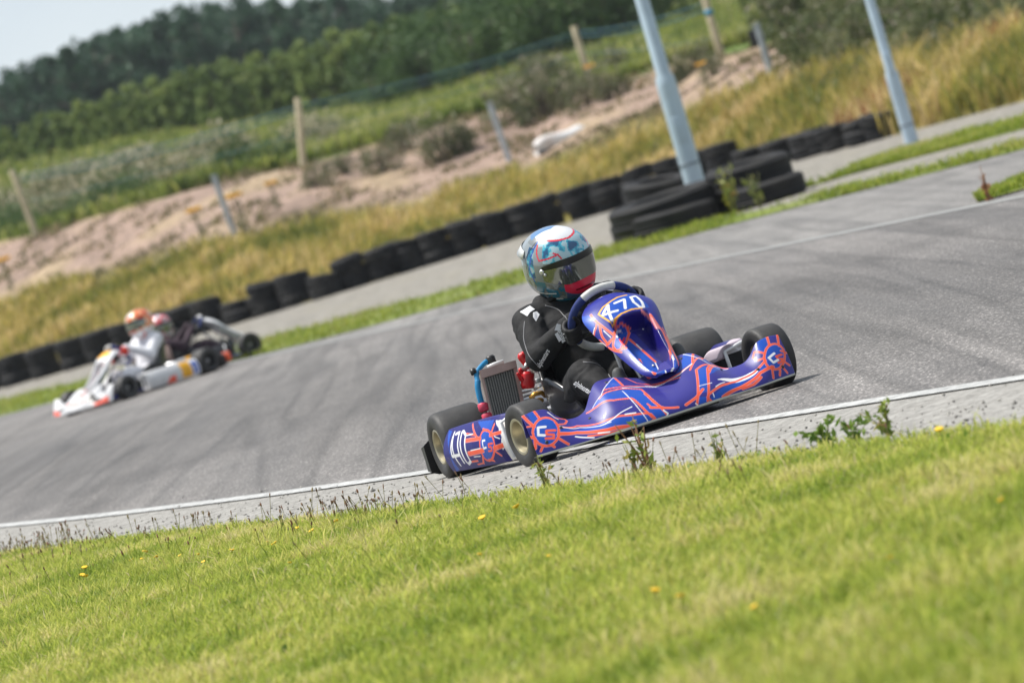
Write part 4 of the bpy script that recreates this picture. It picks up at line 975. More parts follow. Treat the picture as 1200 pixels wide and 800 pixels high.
# lawn in front
E = smooth_line(edge, 300)
n = 420000
Yq = 9 + 28 * rng.random(n) ** .95
ex = np.interp(Yq, E[::-1, 1] if E[0, 1] > E[-1, 1] else E[:, 1], E[::-1, 0] if E[0, 1] > E[-1, 1] else E[:, 0])
ex = ex - .25; wd = np.interp(Yq, [9, 11, 20, 25, 32, 37], [5.0, 4.6, 3.3, 2.3, 1.5, 1.2])
dq = rng.random(n) ** 1.15 * wd
X = ex - dq + .02 + rng.normal(0, .035, n) * (dq < .1)
Pq = np.stack([X, Yq, np.full(n, .008)], -1)
big = fnoise(Pq[:, :2], 1.3); mid = fnoise(Pq[:, :2], 5, 3.); fin = fnoise(Pq[:, :2], 17, 8.)
keep = (fin + .5 * mid > -.42) | (rng.random(n) < .35); keep &= ~((dq < .14) & (mid + .6 * fin < .05) & (rng.random(n) < .85))
Pq, big, mid, fin, dq = Pq[keep], big[keep], mid[keep], fin[keep], dq[keep]; n = len(Pq)
h = .82 * (.042 + .030 * np.clip(mid + .4, 0, 1) + .022 * rng.random(n)) * (1 + .35 * fin); h *= np.where(rng.random(n) < .03, 1.9, 1.) * np.interp(dq, [0, .1, .5], [.5, .6, 1.])
tone = .43 + .62 * big + .42 * mid + .30 * fin + rng.normal(0, .16, n)
col = lerp_col(tone, [(0, (.19, .27, .035)), (.3, (.34, .41, .065)), (.6, (.48, .51, .105)), (.82, (.60, .56, .17)), (1, (.66, .58, .28))])
dead = rng.random(n) < np.where(mid > .1, .11, .05); col[dead] = lerp_col(rng.random(dead.sum()), [(0, (.40, .34, .16)), (1, (.62, .55, .32))])
ln = .25 + .6 * rng.random(n); ln[dead] *= 1.9; h[dead] *= .8
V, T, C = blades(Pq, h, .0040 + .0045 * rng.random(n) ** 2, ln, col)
tag(mesh_np('lawn_grass', V, T, [M['grass']], None, False, None, C), kind='stuff')
# clover and plantain leaves low in the lawn
q = rng.choice(n, 16000); q = q[fin[q] + big[q] > .1]; cl_ = leaves(Pq[q] + np.array([0, 0, .018]) + rng.normal(0, .008, (len(q), 3)), .013, lerp_col(rng.random(len(q)), [(0, (.10, .20, .02)), (.7, (.26, .36, .05)), (1, (.40, .40, .10))]), 1.2)
tag(plant_obj(None, cl_, 'lawn_clover'), kind='stuff')
# loose grit on the strip beside the line
m_ = 9000; gi = rng.uniform(0, 1, m_) ** .8 * (len(E) - 2); g0 = gi.astype(int); gp = E[g0] + (E[g0 + 1] - E[g0]) * (gi - g0)[:, None]; gq = -.28 + np.abs(rng.normal(0, .36, m_)); gp = gp + gq[:, None] * np.array([TC, TS]); gm = (gp[:, 1] > 14) & (gp[:, 1] < 40); gp = gp[gm]; m_ = len(gp)
gr = rng.uniform(.003, .008, m_) * np.where(rng.random(m_) < .04, 1.9, 1); oc = np.array([[1, 0, 0], [0, 1, 0], [-1, 0, 0], [0, -1, 0], [0, 0, .7], [0, 0, -.7]])
gv = np.concatenate([gp, np.full((m_, 1), .010)], 1)[:, None, :] + (oc[None] * rng.uniform(.6, 1.3, (m_, 6, 1))) * gr[:, None, None]
gf = (np.arange(m_) * 6)[:, None, None] + np.array([[0, 1, 4], [1, 2, 4], [2, 3, 4], [3, 0, 4], [1, 0, 5], [2, 1, 5], [3, 2, 5], [0, 3, 5]])[None]
tag(mesh_np('loose_gravel', gv.reshape(-1, 3), gf.reshape(-1, 3), [M['leaf_stone']], None, False, None, np.repeat(lerp_col(rng.random(m_), [(0, (.06, .057, .052)), (.5, (.24, .23, .21)), (1, (.46, .44, .40))]), 6, 0)), kind='stuff')
# seed stalks standing out of the lawn's edge
n = 1400
Yq = 16 + 21 * rng.random(n) ** .7; ex = np.interp(Yq, E[::-1, 1] if E[0, 1] > E[-1, 1] else E[:, 1], E[::-1, 0] if E[0, 1] > E[-1, 1] else E[:, 0])
X = ex - .12 - np.abs(rng.normal(0, .38, n))
kp = fnoise(np.stack([X, Yq], -1), .9, 5.) + rng.normal(0, .2, n) > np.interp(Yq, [17, 20, 23, 26], [.45, .30, .0, -.15]); X, Yq = X[kp], Yq[kp]; n = len(X)
b = MB(); hs = .045 + .075 * rng.random(n) ** 1.5
Vs, Ts, Cs = [], [], []; off_ = 0
for i in range(n):
    lx, ly = rng.normal(0, .22, 2) * hs[i]; p0 = np.array((X[i], Yq[i], .0)); p1 = p0 + np.array((lx, ly, hs[i])); s = .0011; hl = .011 + .012 * rng.random(); r = .0022 + .0018 * rng.random(); dirv = (p1 - p0) / hs[i]
    ring = lambda p, r_: np.stack([p + r_ * np.array((math.cos(q), math.sin(q), 0)) for q in (0, 1.57, 3.14, 4.71)])
    Vs.append(np.concatenate([ring(p0, s), ring(p1, s), ring(p1 + dirv * hl * .15, r), ring(p1 + dirv * hl * .7, r), ring(p1 + dirv * hl, r * .2)]))
    for k in range(4):
        for j in range(4): Ts.append((off_ + k * 4 + j, off_ + k * 4 + (j + 1) % 4, off_ + k * 4 + 4 + (j + 1) % 4, off_ + k * 4 + 4 + j))
    hc = random.choice([(.32, .19, .11), (.20, .12, .07), (.46, .38, .22), (.38, .20, .13), (.40, .33, .17)])
    Cs.append(np.concatenate([np.tile((.30, .28, .10), (8, 1)), np.tile(hc, (12, 1))])); off_ += 20
tag(mesh_np('seed_stalks', np.concatenate(Vs), np.array(Ts), [M['leaf']], None, True, None, np.concatenate(Cs)), kind='stuff')


# turf on the verges, long grass on the bank and in the field
def between(A, B, n):
    i = rng.random(n) * (len(A) - 1); k = rng.random(n); i0 = i.astype(int); f = (i - i0)[:, None]
    a = A[i0] * (1 - f) + A[i0 + 1] * f; bb = B[i0] * (1 - f) + B[i0 + 1] * f
    return a + (bb - a) * k[:, None], k


Vt, Tt, Ct = [], [], []; o_ = 0
for A, B, cnt, zz in ((A1, B1, 60000, .0), (A2, B2, 12000, .0), (A3, B3, 5000, .0)):
    xy, k = between(A, B, cnt); nz = fnoise(xy, .9, 2.); m = (nz + rng.normal(0, .14, cnt) > -.10) & (xy[:, 1] > 30) & (xy[:, 1] < 130); xy, nz = xy[m], nz[m]; n = len(xy)
    Pq = np.stack([xy[:, 0], xy[:, 1], np.zeros(n)], -1)
    col = lerp_col(.35 + nz * .7 + rng.normal(0, .18, n), [(0, (.15, .22, .025)), (.45, (.28, .33, .045)), (.75, (.40, .38, .10)), (1, (.42, .36, .18))])
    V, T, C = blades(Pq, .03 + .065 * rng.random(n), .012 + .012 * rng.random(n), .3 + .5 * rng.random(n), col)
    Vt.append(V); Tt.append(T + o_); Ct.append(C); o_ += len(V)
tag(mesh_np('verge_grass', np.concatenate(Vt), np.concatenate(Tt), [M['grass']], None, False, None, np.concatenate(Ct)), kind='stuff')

n = 125000
xp = rng.uniform(-980, 820, n); rw = rng.random(n) ** .9 * 34 + np.where(xp > 420, .1, .9)
D = wall_d(xp) + rw; Pq = np.stack([xp * D / F, D, np.zeros(n)], -1); nz = fnoise(Pq[:, :2], .45, 1.); n2 = fnoise(Pq[:, :2], 1.6, 4.)
right = _ss(300, 520, xp)
keepp = (rw + nz * 3 < 11.8 - right * 2.5) & (rng.random(n) < np.where((xp > -120) & (xp < 330) , .42 + .5 * (n2 > 0), 1.)) & ~((rw < 4) & (xp < 60) & (n2 < -.1))
keepp &= ~((Pq[:, 0] > 1.0) & (Pq[:, 0] < 2.9) & (rw > 9.5))
Pq, rw, nz, n2, right = Pq[keepp], rw[keepp], nz[keepp], n2[keepp], right[keepp]; n = len(Pq); Pq[:, 2] = terr(Pq[:, 0], Pq[:, 1]) - .02
h = (.22 + .22 * rng.random(n) + .16 * np.clip(n2, -1, 1)) * (1 + .55 * right)
tone = .45 + .75 * nz + .45 * n2 + rng.normal(0, .2, n) + .06 * right
col = lerp_col(tone, [(0, (.13, .16, .035)), (.3, (.30, .28, .060)), (.6, (.48, .38, .11)), (1, (.66, .50, .25))])
rust = (right > .4) & (nz > .28) & (rng.random(n) < .4); col[rust] = (.30, .12, .05)
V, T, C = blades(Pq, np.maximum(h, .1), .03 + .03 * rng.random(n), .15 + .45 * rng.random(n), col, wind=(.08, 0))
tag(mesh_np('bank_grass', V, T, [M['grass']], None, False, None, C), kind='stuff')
n = 18000
xp = rng.uniform(-700, 460, n); rw = rng.uniform(12, 22.5, n); D = wall_d(xp) + rw; Pq = np.stack([xp * D / F, D, np.zeros(n)], -1); n2 = fnoise(Pq[:, :2], 1.1, 14.) + .6 * fnoise(Pq[:, :2], 3.3, 15.)
m = n2 > .02; Pq, n2 = Pq[m], n2[m]; n = len(Pq); Pq[:, 2] = terr(Pq[:, 0], Pq[:, 1]) - .01
col = lerp_col(rng.random(n), [(0, (.10, .10, .05)), (.5, (.20, .19, .09)), (1, (.34, .25, .15))])
V, T, C = blades(Pq, .06 + .16 * rng.random(n) * np.clip(n2 * 2, 0, 1), .03 + .04 * rng.random(n), .4 + .6 * rng.random(n), col)
tag(mesh_np('bank_weeds', V, T, [M['grass']], None, False, None, C), kind='stuff')
n = 60000
xp = rng.uniform(-950, 720, n); D = rng.uniform(0, 1, n) ** 1.5 * 78 + 122; Pq = np.stack([xp * D / F, D, np.zeros(n)], -1); nz = fnoise(Pq[:, :2], .25, 9.); n2 = fnoise(Pq[:, :2], .9, 6.)
m = D > wall_d(xp) + 22.6; Pq, nz, n2 = Pq[m], nz[m], n2[m]; n = len(Pq); Pq[:, 2] = terr(Pq[:, 0], Pq[:, 1]) - .03
col = lerp_col(.45 + .6 * nz + .35 * n2 + rng.normal(0, .15, n), [(0, (.08, .12, .03)), (.4, (.19, .23, .05)), (.7, (.30, .31, .08)), (1, (.48, .42, .22))])
V, T, C = blades(Pq, .18 + .3 * rng.random(n) + .15 * np.clip(n2, 0, 1), .06 + .06 * rng.random(n), .3 + .4 * rng.random(n), col)
tag(mesh_np('field_grass', V, T, [M['grass']], None, False, None, C), kind='stuff')


# ---------------------------------------------------------------- leaves, shrubs, trees
def clumped(n, clumps, rad):
    """points spread through a set of clumps (centre, radius), denser to their outside"""
    c = np.array([q[0] for q in clumps]); r = np.array([q[1] for q in clumps]); i = rng.choice(len(c), n, p=(r ** 2) / (r ** 2).sum())
    d = rng.normal(size=(n, 3)); d /= np.linalg.norm(d, axis=1)[:, None]
    return c[i] + d * (r[i] * rng.random(n) ** .4)[:, None] * rad, i, d


def shrub_mesh(hh, wdt, n, leaf, stops, k=9, top=.0, pale=None, shape='round'):
    cl = []
    for _ in range(k):
        a = rng.uniform(0, 6.28)
        if shape == 'column': z = rng.uniform(.10, .95) * hh; rr = wdt * .5 * (1 - .55 * (z / hh) ** 2) * rng.random() ** .5
        elif shape == 'cone': z = rng.uniform(.08, .97) * hh; rr = wdt * .5 * (1.02 - z / hh) * rng.random() ** .4
        else: z = rng.uniform(.15, .85) * hh; rr = wdt * .42 * math.sqrt(max(.05, 1 - ((z / hh - .45) / .6) ** 2)) * rng.random() ** .5
        rad = {'round': .26, 'column': .22, 'cone': .16}[shape] * wdt * rng.uniform(.7, 1.25) * (1 - .45 * z / hh * (shape != 'round'))
        cl.append(((math.cos(a) * rr, math.sin(a) * rr, z), rad))
    P, i, d = clumped(n, cl, np.array([1, 1, 1.1 if shape != 'cone' else .8])); P[:, 2] = np.maximum(P[:, 2], .03)
    ct = rng.normal(0, .22, len(cl))[i] + rng.normal(0, .16, n)
    cols = lerp_col(.5 + ct, stops)
    if pale is not None: mm = (rng.random(n) < pale[1]) & (P[:, 2] > hh * .45); cols[mm] = pale[0]
    return leaves(P, leaf, cols)


def stems(b, hh, w, k, r, top=.8):
    for _ in range(k):
        a = rng.uniform(0, 6.28); e = w * .35 * rng.random(); b.tube([(0 + math.cos(a) * .05 * w, math.sin(a) * .05 * w, -.15), (math.cos(a) * e * .5, math.sin(a) * e * .5, hh * top * .5), (math.cos(a) * e, math.sin(a) * e, hh * top)], [r, r * .7, r * .3], 6)
    return b


M['bark'] = mat('bark', (.10, .08, .06), .9, var=.3, scale=4)
GREEN_DARK = [(0, (.035, .070, .022)), (.5, (.065, .12, .035)), (1, (.12, .18, .055))]
GREEN_WILLOW = [(0, (.12, .18, .055)), (.5, (.21, .28, .085)), (1, (.31, .37, .13))]
GREEN_CONIF = [(0, (.034, .078, .046)), (.5, (.05, .108, .060)), (1, (.075, .14, .078))]
GREEN_SCRUB = [(0, (.06, .09, .03)), (.5, (.13, .16, .06)), (1, (.24, .23, .11))]


def proto(name, hh, w, n, leaf, stops, k, shape, pale=None, tr=.06, st=1, part='crown', mm='far_leaf'):
    r = empty(name, (0, 0, 0)); plant_obj(r, shrub_mesh(hh, w, n, leaf, stops, k, pale=pale, shape=shape), part, M[mm])
    if st == 1:
        b = MB(); b.tube([(0, 0, -.3), (.02 * hh, 0, hh * .35), (-.01 * hh, .01 * hh, hh * .9)], [tr * 1.3, tr, tr * .2], 8)
        for _ in range(7):
            z = hh * rng.uniform(.25, .75); a = rng.uniform(0, 6.28); L = w * .4; b.tube([(0, 0, z), (math.cos(a) * L * .6, math.sin(a) * L * .6, z + L * .3), (math.cos(a) * L, math.sin(a) * L, z + L * .55)], [tr * .5, tr * .3, tr * .08], 5)
        b.obj('trunk', M['bark'], r)
    else: stems(MB(), hh, w, 9, tr).obj('stems', M['bark'], r)
    return r


def scatter(protos, spots, label, cat, group, smin=.85, smax=1.2):
    """protos: [(root, height)]; spots: (x, y, z, wanted height)"""
    used = set(); outs = []
    for j, (x, y, z, hgt) in enumerate(spots):
        k = j % len(protos); r, h0 = protos[k]
        o = r if k not in used else copy_tree(r); used.add(k)
        s = hgt / h0; o.location = (x, y, z); o.rotation_euler = (0, 0, rng.uniform(0, 6.28)); o.scale = (s * rng.uniform(.9, 1.15), s * rng.uniform(.9, 1.15), s)
        tag(o, label if isinstance(label, str) else label[j], cat, group); outs.append(o)
    return outs


# far wood: conifers in five ranks
pr = [(proto('conifer_tree', 9., 4.4, 2600, .30, GREEN_CONIF, 60, 'cone', tr=.13), 9.) for _ in range(3)] + [(proto('conifer_tree', 9., 5.0, 2600, .32, GREEN_CONIF, 44, 'column', tr=.13), 9.) for _ in range(2)]
sp = []
for D in (300, 312, 326, 342, 358):
    x0, x1 = -900 * D / F, 330 * D / F
    for x in np.arange(x0, x1, 1.25):
        xx = x + rng.normal(0, .4); dd = D + rng.normal(0, 3); z = terr1(xx, dd)
        topz = H + (np.interp(xx / dd * F, [-620, -481, -369, -236, -141, 0, 330], [474, 480, 489, 491, 468, 440, 380]) - HOR) * dd / F
        sp.append((xx, dd, z - .2, max(4, (topz - z) * rng.uniform(.90, 1.03))))
scatter(pr, sp, 'dark blue green conifer packed in the far wood on the skyline', 'tree', 'conifers of the far wood')
# hedge-like row of willows in front of it
pr = [(proto('willow_tree', 3.2, 1.25, 1900, .14, GREEN_WILLOW, 30, 'column', tr=.06), 3.2) for _ in range(4)]
sp = []
for D in (196, 200, 205):
    for x in np.arange(-860 * D / F, 60 * D / F, .85):
        xx = x + rng.normal(0, .15); dd = D + rng.normal(0, 1.2); z = terr1(xx, dd); p_ = xx / dd * F
        topy = np.interp(p_, [-640, -480, -334, -171, -63, 60], [418, 420, 421, 416, 408, 400]); hgt = H + (topy - HOR) * dd / F - z
        sp.append((xx, dd, z - .1, max(1.2, hgt * rng.uniform(.88, 1.06))))
scatter(pr, sp, 'soft green upright willow in the long row below the far wood', 'tree', 'row of willows below the wood')
# dark rounded bushes right of the row
pr = [(proto('round_bush', 2.6, 3.0, 1900, .15, GREEN_DARK, 14, 'round', tr=.05, st=0), 2.6) for _ in range(3)]
sp = []
for px, py, D, hg in [(455, 120, 175, 1.5), (500, 105, 172, 1.9), (520, 70, 190, 2.6), (565, 90, 168, 2.0), (545, 60, 185, 2.6), (590, 62, 175, 2.4), (620, 62, 168, 2.2), (650, 45, 166, 2.4), (690, 40, 165, 2.2), (730, 25, 166, 2.4), (770, 5, 168, 2.4), (640, 10, 190, 3.0), (700, 5, 190, 3.), (480, 75, 192, 2.6), (435, 105, 192, 2.0), (530, 25, 205, 2.6)]:
    x, y = unroll(px, py); xx = x * D / F; sp.append((xx, D, terr1(xx, D) - .1, hg))
scatter(pr, sp, 'dark green rounded bush standing in the field above the bank', 'bush', 'dark bushes in the field')
# brambles and pale weeds along the crest
pr = [(proto('bramble_bush', 1.0, 1.7, 900, .09, GREEN_SCRUB, 12, 'round', pale=((.60, .52, .38), .36), tr=.02, st=0, part='foliage', mm='leaf'), 1.) for _ in range(3)]
sp = []
for k in range(70):
    p_ = rng.uniform(-800, -120); D = float(wall_d(p_)) + 27 + rng.uniform(0, 26); xx = p_ * D / F; sp.append((xx, D, terr1(xx, D) - .08, rng.uniform(.5, .95)))
scatter(pr, sp, 'grey green bramble bush with pale dry flower heads along the crest', 'bush', 'brambles along the crest of the bank')
pr = [(proto('bramble_bush', .8, 1.6, 900, .08, GREEN_DARK, 12, 'round', tr=.02, st=0, part='foliage', mm='leaf'), .8) for _ in range(2)]
sp = []
for px, py in [(10, 262), (60, 248), (90, 240), (130, 228), (160, 222), (270, 192), (300, 184), (330, 178), (20, 255)]:
    x, y = unroll(px, py); D = float(wall_d(x)) + 25.5; xx = x * D / F; sp.append((xx, D, terr1(xx, D) - .08, rng.uniform(.5, .75)))
scatter(pr, sp, 'low dark green bramble bush at the top edge of the bare bank', 'bush', 'dark brambles at the edge of the bare bank')
# scrub on the bare bank
BARE = [(0, (.075, .09, .04)), (.5, (.13, .15, .07)), (1, (.22, .21, .12))]
pr = [(proto('scrub_bush', .9, 1.2, 700, .075, BARE, 10, 'round', pale=((.40, .34, .26), .12), tr=.018, st=0, part='foliage', mm='leaf'), .9) for _ in range(3)]
spots = [(375, 222, .55, 'low grey green scrub on the bare bank below the white topped post'), (405, 205, .45, 'sparse scrub tuft on the bare bank'), (450, 205, .6, 'scrub with yellow tips in the middle of the bare bank'), (520, 188, .9, 'tall straggly green scrub on the bare bank left of the metal post'), (540, 180, .6, 'rounded scrub on the bare bank beside the metal post'),
         (612, 138, .95, 'dark leaning thistle clump above the white barrier'), (640, 138, .95, 'largest dark scrub clump on the crest behind the white barrier'), (665, 125, .75, 'grey scrub with pale heads in front of the wooden post'), (690, 125, .65, 'grey scrub at the foot of the wooden post'), (715, 118, .7, 'brown scrub right of the wooden post'), (620, 108, .9, 'pale flowered scrub on the crest'), (650, 95, .9, 'pale flowered weeds behind the crest'), (725, 92, .8, 'pale flowered weed right of the wooden post'),
         (820, 80, .5, 'dark scrub at the foot of the leaning wooden post'), (838, 90, .45, 'yellowish scrub beside the leaning wooden post'), (800, 95, .6, 'low scrub left of the leaning wooden post'), (475, 175, .6, 'thin upright weed on the bare bank')]
sl = []; lb = []
for px, py, hg, l in spots:
    x, y = unroll(px, py)
    for D in np.arange(108, 132, .25):                        # the bank point this view line meets
        if terr1(x * D / F, D) >= H + (y - HOR) * D / F: break
    sl.append((x * D / F, D, terr1(x * D / F, D) - .05, hg)); lb.append(l)
scatter(pr, sl, lb, 'scrub', None)
# dark thicket at the top right
pr = [(proto('thicket_bush', 1.6, 1.9, 1100, .10, GREEN_SCRUB, 14, 'round', pale=((.34, .30, .22), .10), tr=.025, st=0, part='foliage', mm='leaf'), 1.6) for _ in range(3)]
sp = []
for p_, D, hg in [(r_, d_ + rng.uniform(-2, 2), h_) for d_, h_ in ((9.5, .7), (13, 1.0), (18, 1.4), (26, 1.9)) for r_ in np.arange(428, 800, 21)]:
    D += float(wall_d(p_)); xx = p_ * D / F; sp.append((xx, D, terr1(xx, D) - .1, hg * rng.uniform(.7, 1.15)))
scatter(pr, sp, 'olive green thicket bush behind the golden grass at the top right', 'bush', 'thicket behind the golden grass')


# ragwort: stem, leaves and a flat yellow head
def ragwort(h0=.75):
    r = empty('ragwort_plant', (0, 0, 0)); b = MB(); b.tube([(0, 0, -.1), (.02, 0, h0 * .5), (.0, .02, h0 * .82)], [.012, .010, .006], 6)
    for k in range(7):
        a = k * .9; b.tube([(0, .01, h0 * .70), (math.cos(a) * .10, math.sin(a) * .10, h0 * .93)], [.005, .003], 5)
    b.obj('stem', mat('ragwort_stem', (.12, .10, .045), .8), r)
    P = np.stack([rng.normal(0, .05, 60), rng.normal(0, .05, 60), rng.uniform(.1, .75, 60) * h0], -1); plant_obj(r, leaves(P, .055, lerp_col(rng.random(60), GREEN_SCRUB)), 'leaves')
    a = rng.uniform(0, 6.28, 150); q = np.sqrt(rng.random(150)) * .15; P = np.stack([np.cos(a) * q, np.sin(a) * q, h0 * (.93 + .07 * rng.random(150))], -1); plant_obj(r, leaves(P, .026, np.tile((.70, .40, .02), (150, 1)), 1.4), 'flower_head')
    return r


rg = ragwort()
for j, (px, py, hg, l) in enumerate([(16, 345, .75, 'yellow ragwort at the far left edge of the bank'), (240, 290, .75, 'yellow ragwort left of the grey metal post'), (288, 275, .8, 'yellow ragwort just right of the grey metal post'), (328, 250, .6, 'small yellow ragwort below the white topped post'), (700, 112, .6, 'yellow ragwort among the grey scrub by the wooden post'), (830, 105, .5, 'orange yellow ragwort below the leaning wooden post')]):
    x, y = unroll(px, py)
    for D in np.arange(100, 132, .25):
        if terr1(x * D / F, D) >= H + (y - HOR) * D / F: break
    o = rg if j == 0 else copy_tree(rg); o.location = (x * D / F, D, terr1(x * D / F, D)); o.scale = (hg / .75,) * 3; o.rotation_euler = (0, 0, j * 1.3); tag(o, l, 'wildflower')

# ---------------------------------------------------------------- posts, wires, lamp poles, the white barrier
M['wood'] = mat('bleached_timber', (.52, .45, .30), .85, var=.25, scale=9, bump=.4, bscale=30)
M['galv'] = mat('galvanised_post', (.42, .46, .50), .5, .3, var=.2, scale=8)
M['pole'] = mat('pale_blue_pole', (.40, .50, .58), .5, var=.12, scale=2.5, dirt=((.30, .27, .24), .35))
M['white_worn'] = mat('white_plastic_worn', (.74, .74, .74), .5, var=.06, scale=5, dirt=((.36, .22, .13), .5))
M['net'] = mat('teal_net', (.02, .10, .13), .6)


def bank_point(px, py, d0=96, d1=140):
    x, y = unroll(px, py)
    for D in np.arange(d0, d1, .1):
        if terr1(x * D / F, D) >= H + (y - HOR) * D / F: return Vector((x * D / F, D, terr1(x * D / F, D)))
    return at_d(px, py, 120.)


tops = []
for bx, by, tx, ty, r, l in [(40, 268, 14, 199, .070, 'leaning wooden fence post at the far left of the bank'), (355, 190, 349, 115, .072, 'upright pale wooden fence post on the crest of the bank'), (690, 90, 672, 31, .070, 'wooden fence post among scrub behind the white barrier'), (851, 86, 824, -8, .078, 'tall leaning wooden fence post with a blue mark near its top')]:
    D_ = float(wall_d(unroll(bx, by)[0])) + 21.6; p = at_d(bx, by, D_); t = at_d(tx, ty, p.y)
    v = t - p; o = MB().tube([p - v * .25, p + v * .3, p + v * .97, p + v], [r, r * .98, r * .92, r * .7], 12).obj('fence_post', M['wood']); tag(o, l, 'fence post'); tops.append((p, t))
    sharp(o, 40)
    if tx == 824:
        b = MB(); b.tube([p + v * .72, p + v * .79], [r * 1.04, r * 1.04], 12); b.obj('blue_band', mat('blue_band', (.05, .28, .45), .5), o)
for bx, by, tx, ty, r, l in [(275, 275, 250, 205, .055, 'grey galvanised post leaning on the bare bank above the far karts'), (598, 191, 573, 120, .055, 'grey galvanised post left of the white barrier'), (905, 90, 886, 28, .062, 'grey galvanised post with a black patch at the far end of the bank')]:
    p = bank_point(bx, by, 98); t = at_d(tx, ty, p.y); v = t - p; b = MB()
    b.tube([p - v * .2, p + v], r, 10); b.box(tuple(p + v * .98), (r * 2.3, r * 2.3, .03)); o = sharp(b.obj('metal_post', M['galv']), 40); tag(o, l, 'metal post')
    if bx == 905: MB().box(tuple(p + v * .75 + Vector((-.09, .06, 0))), (.2, .04, .3)).obj('black_patch', M['black_plastic'], o)
b = MB()
for f_, sag in ((.88, .10), (.45, .06), (.80, .13)):
    for (p, t), (p2, t2) in zip(tops[:-1], tops[1:]):
        a, c_ = p + (t - p) * f_, p2 + (t2 - p2) * f_; b.tube([tuple(a + (c_ - a) * k + Vector((0, .08, -sag * 4 * k * (1 - k)))) for k in np.linspace(0, 1, 15)], .013 if f_ > .5 else .007, 6)
tag(b.obj('fence_wire', M['net']), 'dark teal rope strands sagging between the wooden fence posts', 'fence rope', kind='thing')

for D, base, top, r0, r1, joint, l in [(64.6, (815, 216), (752, 0), .113, .078, (779, 92), 'thick pale blue lamp pole rising from the stacked truck tyres'), (72.4, (1069, 168), (1017, -6), .086, .060, (1047, 86), 'thinner pale grey lamp pole standing alone on the right verge')]:
    p = at_d(*base, D); t = at_d(*top, D); u = (t - p).normalized(); p0 = p - u * (p.z / u.z); j = at_d(*joint, D)
    L = (j - p0).length; b = MB()
    b.tube([p0, p0 + u * (L - .10), p0 + u * L, p0 + u * (L + .05), p0 + u * 7.5], [r0, r0 * .97, r0 * .93, r1, r1 * .72], 20)
    o = sharp(b.obj('lamp_pole', M['pole']), 40); tag(o, l, 'lamp pole')
    q = p0 + u * ((p - p0).length + .22); MB().tube([q, q + u * .02], [r0 * 1.05] * 2, 20).obj('pole_collar', mat('collar', (.14, .17, .2), .6), o)
    MB().box(tuple(p0 + u * 1.0 + Vector((.0, -r0 * .93, 0))), (r0 * .9, .02, .28), bev=.006).obj('service_hatch', M['pole'], o)
    b = MB(); e = p0 + u * 7.5; b.tube([e, e + Vector((.3, 0, .15)), e + Vector((.9, 0, .2))], .04, 10); b.box(tuple(e + Vector((1.1, 0, .2))), (.6, .22, .12), bev=.03); b.obj('lamp_head', M['pole'], o)

pa, pb = bank_point(630, 186, 100), bank_point(692, 166, 100); pb = Vector((pb.x, pa.y + .3, pa.z + .06)); d = (pb - pa); L = d.length; ux = d.normalized(); uz = Vector((0, 0, 1)); uy = uz.cross(ux).normalized()
b = MB(); P = []
for k in np.linspace(0, 1, 15):
    e = .75 + .25 * math.sin(min(1, min(k, 1 - k) * 8) * 1.57); c0 = pa + d * k + uz * (.03 * math.sin(k * 7))
    P.append([c0 + uy * (sx * .17 * e) + uz * (.02 + sz * .30 * e) for sx, sz in ((-1, .15), (-1.0, .75), (-.75, .97), (0, 1.04), (.75, .97), (1, .75), (1, .15), (.6, 0), (-.6, 0))])
P = np.array([[tuple(v) for v in r_] for r_ in P]); b.add(P.reshape(-1, 3), grid_faces(15, 9, cv=True).tolist() + [list(range(9))[::-1], [14 * 9 + k for k in range(9)]])
o = b.obj('barrier_block', [M['white_worn']]); tag(o, 'worn white plastic barrier block lying on the bank', 'barrier')
b = MB(); b.box(tuple(pa + d * .5 - uy * .02 + uz * .02), (L * .96, .40, .16), Matrix((ux, uy, uz)).transposed()); b.obj('barrier_shade', M['black_plastic'], o)  # black box stands in for the shade under the white block

# ---------------------------------------------------------------- tyres
def tyre(Ro, w, Ri, seg=36, tread=True):
    h = w / 2; b = MB()
    pr_ = [(Ri, -h * .72), (Ri + .02, -h * .95), (Ri + (Ro - Ri) * .45, -h), (Ro - .03, -h * .94), (Ro - .006, -h * .72), (Ro, -h * .66), (Ro, -h * .34), (Ro - .012, -h * .32), (Ro - .012, -h * .26), (Ro, -h * .24), (Ro + .002, -.01), (Ro - .010, -.006), (Ro - .010, .006), (Ro + .002, .01), (Ro, h * .24), (Ro - .012, h * .26), (Ro - .012, h * .32), (Ro, h * .34), (Ro, h * .66), (Ro - .006, h * .72), (Ro - .03, h * .94), (Ri + (Ro - Ri) * .45, h), (Ri + .02, h * .95), (Ri, h * .72), (Ri + .03, h * .5), (Ro - .05, h * .2), (Ro - .05, -h * .2), (Ri + .03, -h * .5), (Ri, -h * .72)]
    b.lathe(pr_, (0, 0, 0), (0, 0, 1), seg); return b


base_t = tyre(.285, .195, .19, 32).obj('car_tyre', M['old_tyre']); variants = [base_t]
for Ro, w in ((.30, .20), (.275, .18)): variants.append(tyre(Ro, w, .19, 32).obj('car_tyre', M['old_tyre']))
for v in variants: v.location = (0, 0, -50)
used = [False] * 3


def put_tyre(x, y, z, tx, ty, label, group):
    k = int(rng.integers(0, 3)); x += rng.normal(0, .012); o = variants[k] if not used[k] else variants[k].copy()
    if used[k]: COL.objects.link(o)
    used[k] = True; o.location = (x, y, z); o.rotation_euler = (tx, ty, rng.uniform(0, 6.28)); tag(o, label, 'tyre', group); return o


